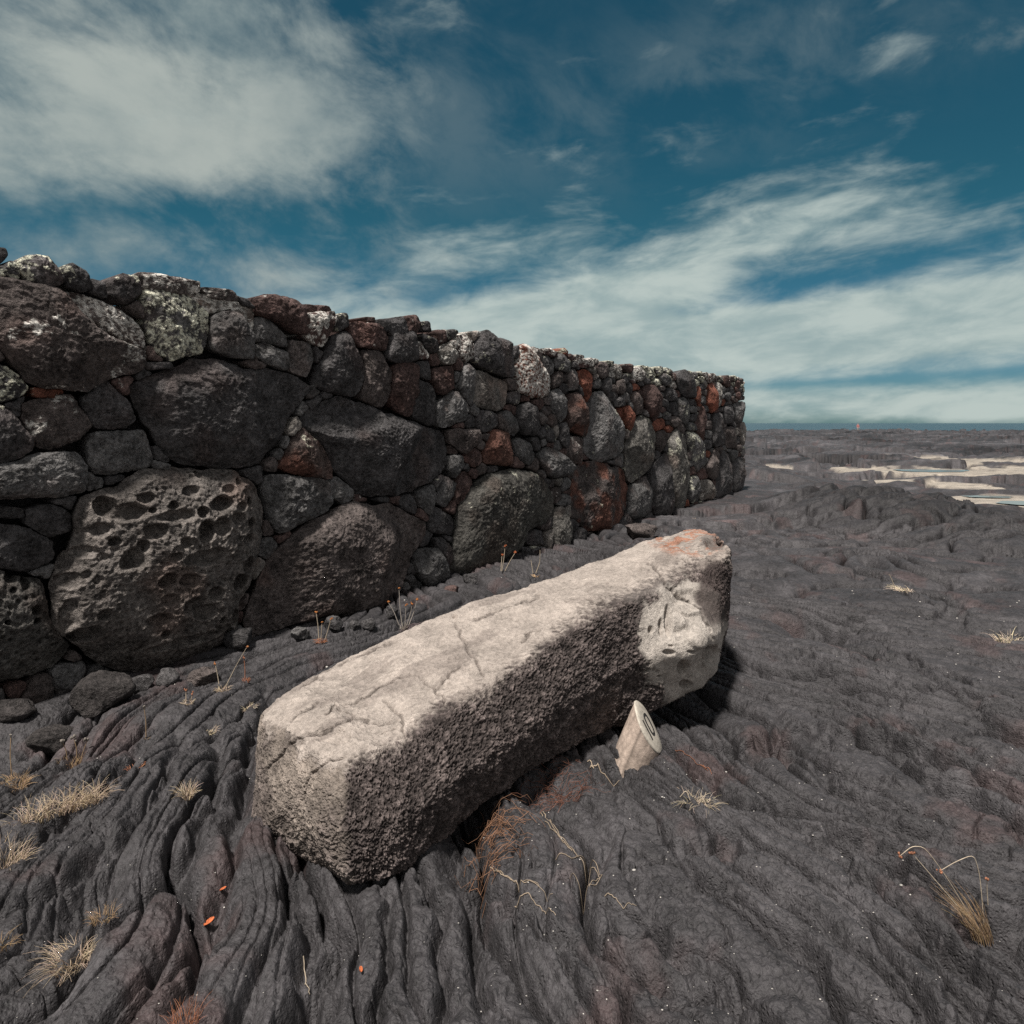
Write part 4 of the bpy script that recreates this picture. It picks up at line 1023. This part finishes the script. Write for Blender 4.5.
plant(W, 'weed', 246, 681, 'thin brown stem right of the long slanting stem', 30, .018, .03, .7, RUST*1.4, 19, stalks=[[(245, 679), (245, 668), (244, 658)]], headcol=RUST)
plant(W, 'weed', 188, 703, 'low tuft with two short stems left of the slanting stem', 40, .025, .03, 1.0, STRAW*.9, 20, stalks=[[(186, 700), (186, 690)], [(191, 700), (193, 693)]], headcol=RUST)
plant(G, 'grass', 185, 1024, 'reddish tuft cut by the bottom edge', 80, .03, .06, .6, RUST*1.5, 21)
plant(W, 'weed', 146, 738, 'lone thin upright stem on dark lava below the wall', 8, .012, .02, .8, TAN, 22, stalks=[[(146, 737), (146, 722), (144, 707)]], headcol=GREY, scol=TAN)
plant(G, 'grass', 135, 767, 'tiny reddish sprig on the lava ridge left of the slab', 35, .03, .025, 1.1, RUST*1.7, 23)
plant(G, 'grass', 2, 945, 'small brown tuft at the left edge above the frizzy tuft', 40, .03, .04, .9, TAN, 24)
plant(G, 'grass', 697, 524, 'tiny pale sprig on the lava behind the far end of the slab', 30, .06, .05, 1.2, PALE*.9, 25)
plant(G, 'grass', 768, 578, 'short cream streak of dry grass right of the slab far end', 40, .07, .06, 1.3, PALE, 26, elong=(.12, -.05))

# dead rust-coloured grass caught under the slab
def mat(px, py, n, wpx, hpx, col, label, seed, length=.16):
    p = on_ground(px, py); root = empty('dead_grass', p); tag(root, label, 'dead grass', 'rusty grass caught under the slab')
    rs = np.random.RandomState(seed); mb = MB()
    for _ in range(n):
        qx, qy = px+rs.normal()*wpx, py+rs.normal()*hpx
        a = rs.uniform(-.9, .9)+(.4 if rs.rand() < .5 else 2.2); L = length*rs.uniform(.4, 1.2); o = on_flat(qx, qy)
        t = np.linspace(-.5, .5, 7); x = o[0]+np.cos(a)*L*t; y = o[1]+np.sin(a)*L*t*.8
        z = ground_h(x, y)+.004+rs.rand()*.03+.10*L*np.sin((t+.5)*np.pi)
        mb.tube(np.stack([x+.012*np.sin(t*5+rs.rand()*6), y, z], -1), .0010, .0006, col*rs.uniform(.5, 1.3), 3)
    mb.build('stems', M_DRY, root)
def on_flat(px, py): p = unproj_z(px, py, 0); return p
mat(497, 842, 75, 12, 15, np.array([.28, .15, .09]), 'rusty grass tangle under the near half of the slab', 31)
mat(556, 785, 90, 17, 10, np.array([.17, .075, .05]), 'dark red grass tangle under the slab beside the post', 32, .12)
def roots(paths, label, col, r, seed):
    p = on_ground(*paths[0][0]); root = empty('dry_root', p); tag(root, label, 'dry roots'); rs = np.random.RandomState(seed); mb = MB()
    for path in paths:
        P = np.array([on_ground(*q) for q in path]); q = []
        for a in np.linspace(0, len(P)-1, 9*len(P)):
            j = min(int(a), len(P)-2); q.append(P[j]*(1-(a-j))+P[j+1]*(a-j))
        q = np.array(q); q[:, :2] += .0022*rs.normal(size=(len(q), 2)); q[1:-1] = .25*q[:-2]+.5*q[1:-1]+.25*q[2:]
        q[:, 2] = ground_h(q[:, 0], q[:, 1])+.004
        mb.tube(q, r*rs.uniform(.8, 1.2), r*.5, col*rs.uniform(.75, 1.2), 5)
    mb.build('strands', M_DRY, root)
roots([[(541, 815), (556, 835), (575, 853), (578, 858)], [(543, 813), (560, 838), (572, 852)], [(545, 822), (562, 842), (577, 856)], [(555, 858), (572, 860), (590, 866), (602, 876), (592, 886), (580, 890), (570, 880)], [(580, 858), (593, 868), (600, 878), (588, 888)]],
      'pale stringy roots zigzagging over the lava below the post', STRAW*.55, .0019, 51)
roots([[(490, 868), (505, 878), (525, 884), (552, 895)], [(495, 872), (510, 882), (540, 888)], [(515, 896), (540, 906), (556, 918)]], 'straw strands lying below the rusty tangle', STRAW*.6, .0018, 52)
roots([[(590, 765), (600, 772), (620, 781)], [(588, 762), (594, 768)]], 'short pale root beside the foot of the wooden post', STRAW*.8, .003, 53)
roots([[(606, 895), (622, 908), (636, 921)]], 'thin pale twig alone on the lava right of the roots', STRAW*.6, .0018, 54)
roots([[(676, 745), (690, 757), (708, 772)], [(700, 766), (712, 775)]], 'reddish twig lying along the crack right of the post', RUST*1.0, .0022, 55)
roots([[(304, 960), (306, 985), (310, 996)]], 'pale curled straw on the bottom lava lobe', PALE*.8, .002, 56)

# orange leaves
def leaf(px, py, size, rot, label, seed):
    p = on_ground(px, py); n = 9; rs = np.random.RandomState(seed)
    U, Vv = np.meshgrid(np.linspace(-1, 1, n), np.linspace(-1, 1, n), indexing='ij'); wdt = .42*np.sqrt(np.clip(1-U**2, 0, 1))
    x = U*size; y = Vv*wdt*size; z = .45*size*(np.abs(Vv)**1.5*wdt)+.18*size*U**2+.012
    v = np.stack([x*math.cos(rot)-y*math.sin(rot), x*math.sin(rot)+y*math.cos(rot), z], -1).reshape(-1, 3)
    vb = v.copy(); vb[:, 2] -= .0012; q = grid_quads(n, n)
    o = obj('fallen_leaf', make_mesh('fallen_leaf', np.concatenate([v, vb]), np.concatenate([q, q[:, ::-1]+n*n]), col=np.tile([.50, .14, .055], (2*n*n, 1))*(1+.2*rs.normal(size=(2*n*n, 1)))), M_DRY, None, p)
    tag(o, label, 'leaf', 'fallen orange leaves')
leaf(209, 926, .021, 1.2, 'largest orange leaf, in a groove at the lower left', 1)
leaf(223, 893, .012, 1.0, 'small orange leaf just above the largest one', 2)
leaf(361, 974, .011, 1.9, 'tiny orange leaf in the groove below the slab', 3)

# white coral grit
def grit():
    mb = MB(); rs = np.random.RandomState(5)
    for _ in range(1500):
        px, py = rs.uniform(0, 1024), 560+470*rs.rand()
        if px < 520 and rs.rand() < .55: continue
        if perlin2(np.array([px*.012]), np.array([py*.02]))[0] < .02: continue
        o = unproj_z(px, py, 0); k = o[1]/F
        if (o-W0)@WN < .15: continue
        r = k*rs.uniform(.4, .95)*(1.7 if rs.rand() < .08 else 1)
        mb.blob((o[0], o[1], ground_z(o[0], o[1])+r*.3), np.array([r*rs.uniform(.8, 1.6), r, r*.6]), np.array([.55, .52, .48])*rs.uniform(.5, 1.2), 4, rs.rand()*9)
    tag(mb.build('coral_grit', M_DRY), 'scattered white specks of coral and shell on the lava', 'grit', kind='stuff')
grit()

# ------------------------------------------------------------------ a far person on the shore
def person():
    Y = 132.0; x = (858-HX)/F*Y; z = ground_z(x, Y)
    J = dict(pel=(0, 0, .95), spi=(0, 0, 1.2), che=(0, 0, 1.38), nec=(0, 0, 1.52), hea=(0, -.01, 1.66), cro=(0, 0, 1.76), sl=(-.19, 0, 1.42), el=(-.25, .03, 1.14), hl=(-.22, -.1, .92), sr=(.19, 0, 1.42), er=(.26, .03, 1.15), hr=(.24, -.08, .92),
             ll=(-.1, 0, .9), kl=(-.12, -.03, .5), al=(-.13, .02, .09), tl=(-.14, -.16, .04), lr=(.1, 0, .9), kr=(.13, -.02, .5), ar=(.15, .02, .09), tr=(.17, -.15, .04))
    rad = dict(pel=.15, spi=.13, che=.16, nec=.06, hea=.105, cro=.08, sl=.075, el=.05, hl=.042, sr=.075, er=.05, hr=.042, ll=.1, kl=.065, al=.045, tl=.04, lr=.1, kr=.065, ar=.045, tr=.04)
    E = [('pel', 'spi'), ('spi', 'che'), ('che', 'nec'), ('nec', 'hea'), ('hea', 'cro'), ('che', 'sl'), ('sl', 'el'), ('el', 'hl'), ('che', 'sr'), ('sr', 'er'), ('er', 'hr'), ('pel', 'll'), ('ll', 'kl'), ('kl', 'al'), ('al', 'tl'), ('pel', 'lr'), ('lr', 'kr'), ('kr', 'ar'), ('ar', 'tr')]
    ks = list(J); me = bpy.data.meshes.new('person'); me.from_pydata([J[k] for k in ks], [(ks.index(a), ks.index(b)) for a, b in E], [])
    o = bpy.data.objects.new('person', me); COL.objects.link(o); o.location = (x, Y, z)
    mo = o.modifiers.new('Skin', 'SKIN'); o.modifiers.new('Sub', 'SUBSURF').levels = 1; o.modifiers['Sub'].render_levels = 1
    for i, k in enumerate(ks): me.skin_vertices[0].data[i].radius = (rad[k], rad[k]*.8); me.skin_vertices[0].data[i].use_root = (k == 'pel')
    m = bpy.data.materials.new('figure_clothes'); T, N, L = nt(m); b = N['Principled BSDF']; b.inputs['Roughness'].default_value = .8
    tc = N.new('ShaderNodeTexCoord'); sp = N.new('ShaderNodeSeparateXYZ'); L.new(tc.outputs['Object'], sp.inputs[0])
    cr = N.new('ShaderNodeValToRGB'); mp = N.new('ShaderNodeMath'); mp.operation = 'DIVIDE'; mp.inputs[1].default_value = 1.85; L.new(sp.outputs['Z'], mp.inputs[0]); L.new(mp.outputs[0], cr.inputs[0])
    cr.color_ramp.interpolation = 'CONSTANT'; el = cr.color_ramp.elements
    el[0].position = 0; el[0].color = (.30, .19, .14, 1); el[1].position = .27; el[1].color = (.40, .36, .33, 1)
    for ps, c in ((.53, (.55, .20, .18, 1)), (.80, (.45, .28, .22, 1)), (.93, (.5, .22, .2, 1))):
        e = el.new(ps); e.color = c
    L.new(cr.outputs[0], b.inputs['Base Color']); me.materials.append(m)
    tag(o, 'tiny standing person in a pink top far off on the shore', 'person')
person()

# ------------------------------------------------------------------ sky, sun, camera
SUN_EL, SUN_AZ = 64.0, 209.0      # azimuth: compass-like, clockwise from +Y
def build_world():
    w = bpy.data.worlds.new('World'); scene.world = w; w.use_nodes = True
    T = w.node_tree; N = T.nodes; L = T.links; bg = N['Background']; bg.inputs['Strength'].default_value = .1
    def val(x, s):
        if isinstance(x, (int, float)): s.default_value = x
        else: L.new(x, s)
    def M(op, a, b=0.0, c=None, clamp=False):
        n = N.new('ShaderNodeMath'); n.operation = op; n.use_clamp = clamp; val(a, n.inputs[0]); val(b, n.inputs[1])
        if c is not None: val(c, n.inputs[2])
        return n.outputs[0]
    def SS(a, b, x):
        n = N.new('ShaderNodeMapRange'); n.interpolation_type = 'SMOOTHSTEP'; val(x, n.inputs[0]); n.inputs[1].default_value = a; n.inputs[2].default_value = b; return n.outputs[0]
    sky = N.new('ShaderNodeTexSky'); sky.sky_type = 'NISHITA'; sky.sun_disc = False
    sky.sun_elevation = R(SUN_EL); sky.sun_rotation = R(SUN_AZ); sky.air_density = 1.0; sky.dust_density = .4; sky.ozone_density = 1.5
    tc = N.new('ShaderNodeTexCoord'); nv = N.new('ShaderNodeVectorMath'); nv.operation = 'NORMALIZE'; L.new(tc.outputs['Generated'], nv.inputs[0])
    sp = N.new('ShaderNodeSeparateXYZ'); L.new(nv.outputs[0], sp.inputs[0]); x, y, z = sp.outputs
    az = M('ARCTAN2', x, y); el = M('ARCSINE', z)
    zz = M('ADD', M('MAXIMUM', z, 0.0), .10)
    cx, cy = M('DIVIDE', x, zz), M('DIVIDE', y, zz)
    def noise(ax, ay, sx, sy, rot, det, ro, off, dist=0.0):
        cv = N.new('ShaderNodeCombineXYZ'); c, s = math.cos(R(rot)), math.sin(R(rot))
        val(M('MULTIPLY', M('ADD', M('MULTIPLY', ax, c), M('MULTIPLY', ay, s)), sx), cv.inputs[0])
        val(M('MULTIPLY', M('ADD', M('MULTIPLY', ax, -s), M('MULTIPLY', ay, c)), sy), cv.inputs[1]); cv.inputs[2].default_value = off
        n = N.new('ShaderNodeTexNoise'); n.inputs['Scale'].default_value = 1; n.inputs['Detail'].default_value = det; n.inputs['Roughness'].default_value = ro
        n.inputs['Distortion'].default_value = dist; L.new(cv.outputs[0], n.inputs['Vector']); return n.outputs[0]
    def gauss(px, py, rx, ry, rot=0):
        """soft patch, placed by direction (azimuth, elevation)"""
        X, Z = (px-HX)/F, (HY-py)/F; a0 = math.atan2(X, 1); e0 = math.atan2(Z, math.hypot(X, 1))
        c, s = math.cos(R(rot)), math.sin(R(rot)); da, de = M('SUBTRACT', az, a0), M('SUBTRACT', el, e0)
        u = M('DIVIDE', M('ADD', M('MULTIPLY', da, c), M('MULTIPLY', de, s)), rx/F); v = M('DIVIDE', M('ADD', M('MULTIPLY', da, -s), M('MULTIPLY', de, c)), ry/F)
        return M('POWER', 2.718, M('MULTIPLY', M('ADD', M('MULTIPLY', u, u), M('MULTIPLY', v, v)), -1))
    big = noise(az, el, 3.2, 5.0, -10, 9, .62, 3.1, .2)
    wisp = noise(az, el, 7.0, 11.0, -18, 9, .60, 8.2, .3)
    ang = noise(az, el, 3.4, 13.0, 5, 8, .6, 1.7, .5)          # bands low over the horizon
    ang2 = noise(az, el, 9.0, 24.0, 5, 8, .58, 5.3, .3)
    def SUMG(gs):
        o = None
        for a, g in gs: t = M('MULTIPLY', gauss(*g), a); o = t if o is None else M('ADD', o, t)
        return o
    hi = SUMG([(.56, (30, 130, 240, 85, 6)), (.27, (250, 70, 180, 100, -8)), (.20, (330, 150, 120, 60, 10)), (-.16, (10, 20, 130, 40, 0)), (-.36, (560, 150, 190, 95, 0)), (.20, (60, 248, 120, 30, 0)), (.10, (160, -10, 200, 50, 0)), (.10, (300, 230, 160, 30, 0)),
               (.10, (640, 50, 260, 50, 12)), (-.35, (170, 205, 150, 26, 4)), (-.20, (480, 170, 120, 70, 0)), (-.10, (130, 40, 45, 20, 0)), (-.14, (900, 70, 240, 90, 0)), (-.12, (330, 85, 90, 25, -10))])
    dens_hi = SS(.40, 1.02, M('ADD', M('ADD', M('MULTIPLY', big, .95), M('MULTIPLY', wisp, 1.05)), M('ADD', hi, -.60)))
    lo = SUMG([(.95, (760, 336, 480, 40, 2)), (.16, (1000, 315, 240, 30, 3)), (.40, (720, 240, 190, 40, 20)), (.22, (860, 216, 130, 20, 8)), (.30, (620, 285, 90, 22, 8)), (.34, (470, 330, 180, 26, -3)), (.22, (480, 250, 110, 32, 6)),
               (.12, (330, 272, 80, 12, 0)), (.16, (298, 275, 18, 7, 0)), (.52, (880, 404, 420, 16, 0)), (.28, (950, 410, 70, 7, 0)), (-.10, (960, 140, 160, 40, 14)), (.10, (960, 255, 130, 45, 6)), (-.26, (780, 292, 90, 12, 10)), (-.20, (860, 381, 160, 5, 2)), (-.05, (900, 268, 120, 14, 14))])
    dens_lo = SS(.40, .98, M('ADD', M('ADD', M('MULTIPLY', ang, .75), M('MULTIPLY', ang2, .75)), M('ADD', lo, -.41)))
    tint = N.new('ShaderNodeMix'); tint.data_type = 'RGBA'; tint.blend_type = 'MULTIPLY'; tint.inputs[0].default_value = 1
    L.new(sky.outputs[0], tint.inputs[6]); tm = N.new('ShaderNodeMix'); tm.data_type = 'RGBA'; L.new(SS(.0, .30, el), tm.inputs[0]); tm.inputs[6].default_value = (.20, .36, .48, 1); tm.inputs[7].default_value = (.11, .36, .34, 1); L.new(tm.outputs[2], tint.inputs[7])
    def mixc(f, a, col):
        n = N.new('ShaderNodeMix'); n.data_type = 'RGBA'; L.new(f, n.inputs[0]); L.new(a, n.inputs[6])
        if hasattr(col, 'is_linked'): L.new(col, n.inputs[7])
        else: n.inputs[7].default_value = (*col, 1)
        return n.outputs[2]
    shade = mixc(SS(.3, .7, ang2), tint.outputs[2], (4.3, 4.9, 4.7)); 
    N.active = None
    ccol = N.new('ShaderNodeMix'); ccol.data_type = 'RGBA'; L.new(SS(.30, .62, big), ccol.inputs[0]); ccol.inputs[6].default_value = (2.3, 2.9, 2.95, 1); ccol.inputs[7].default_value = (4.1, 4.5, 4.2, 1)
    o = mixc(M('MULTIPLY', dens_hi, .92), tint.outputs[2], ccol.outputs[2])
    o = mixc(M('MULTIPLY', SUMG([(.34, (720, 80, 250, 60, 10)), (.35, (380, 90, 130, 90, 0))]), SS(.36, .66, wisp)), o, (1.9, 2.45, 2.6))
    lcol = N.new('ShaderNodeMix'); lcol.data_type = 'RGBA'; L.new(SS(.32, .66, ang2), lcol.inputs[0]); lcol.inputs[6].default_value = (3.0, 3.9, 3.9, 1); lcol.inputs[7].default_value = (4.7, 5.4, 5.1, 1)
    o = mixc(M('MULTIPLY', dens_lo, .95), o, lcol.outputs[2])
    # unseen bright cloud, added beside, behind and overhead as neutral fill light
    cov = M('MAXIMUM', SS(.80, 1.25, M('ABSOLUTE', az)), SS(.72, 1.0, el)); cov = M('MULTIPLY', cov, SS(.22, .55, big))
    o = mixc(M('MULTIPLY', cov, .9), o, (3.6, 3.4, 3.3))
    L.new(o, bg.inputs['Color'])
build_world()
sun = bpy.data.lights.new('sun', 'SUN'); sun.energy = 4.9; sun.angle = R(5); sun.color = (1, .95, .89)
so = bpy.data.objects.new('sun', sun); COL.objects.link(so)
e, a = R(SUN_EL), R(SUN_AZ)
from mathutils import Vector
dirv = Vector((math.sin(a)*math.cos(e), math.cos(a)*math.cos(e), math.sin(e)))
so.rotation_euler = dirv.to_track_quat('Z', 'Y').to_euler(); so.location = dirv*30

cam = bpy.data.cameras.new('camera'); co = bpy.data.objects.new('camera', cam); COL.objects.link(co)
co.location = (0, 0, CAMZ); co.rotation_euler = (R(90), 0, 0)
cam.sensor_width = 36; cam.sensor_fit = 'HORIZONTAL'; cam.lens = F/1024*36; cam.shift_y = -(512-HY)/1024; cam.clip_end = 20000; cam.clip_start = .05
scene.camera = co
scene.render.engine = 'CYCLES'; scene.cycles.max_bounces = 5; scene.cycles.use_denoising = False
vs = scene.view_settings; vs.view_transform = 'Standard'; vs.look = 'None'; vs.exposure = .1; vs.gamma = 1
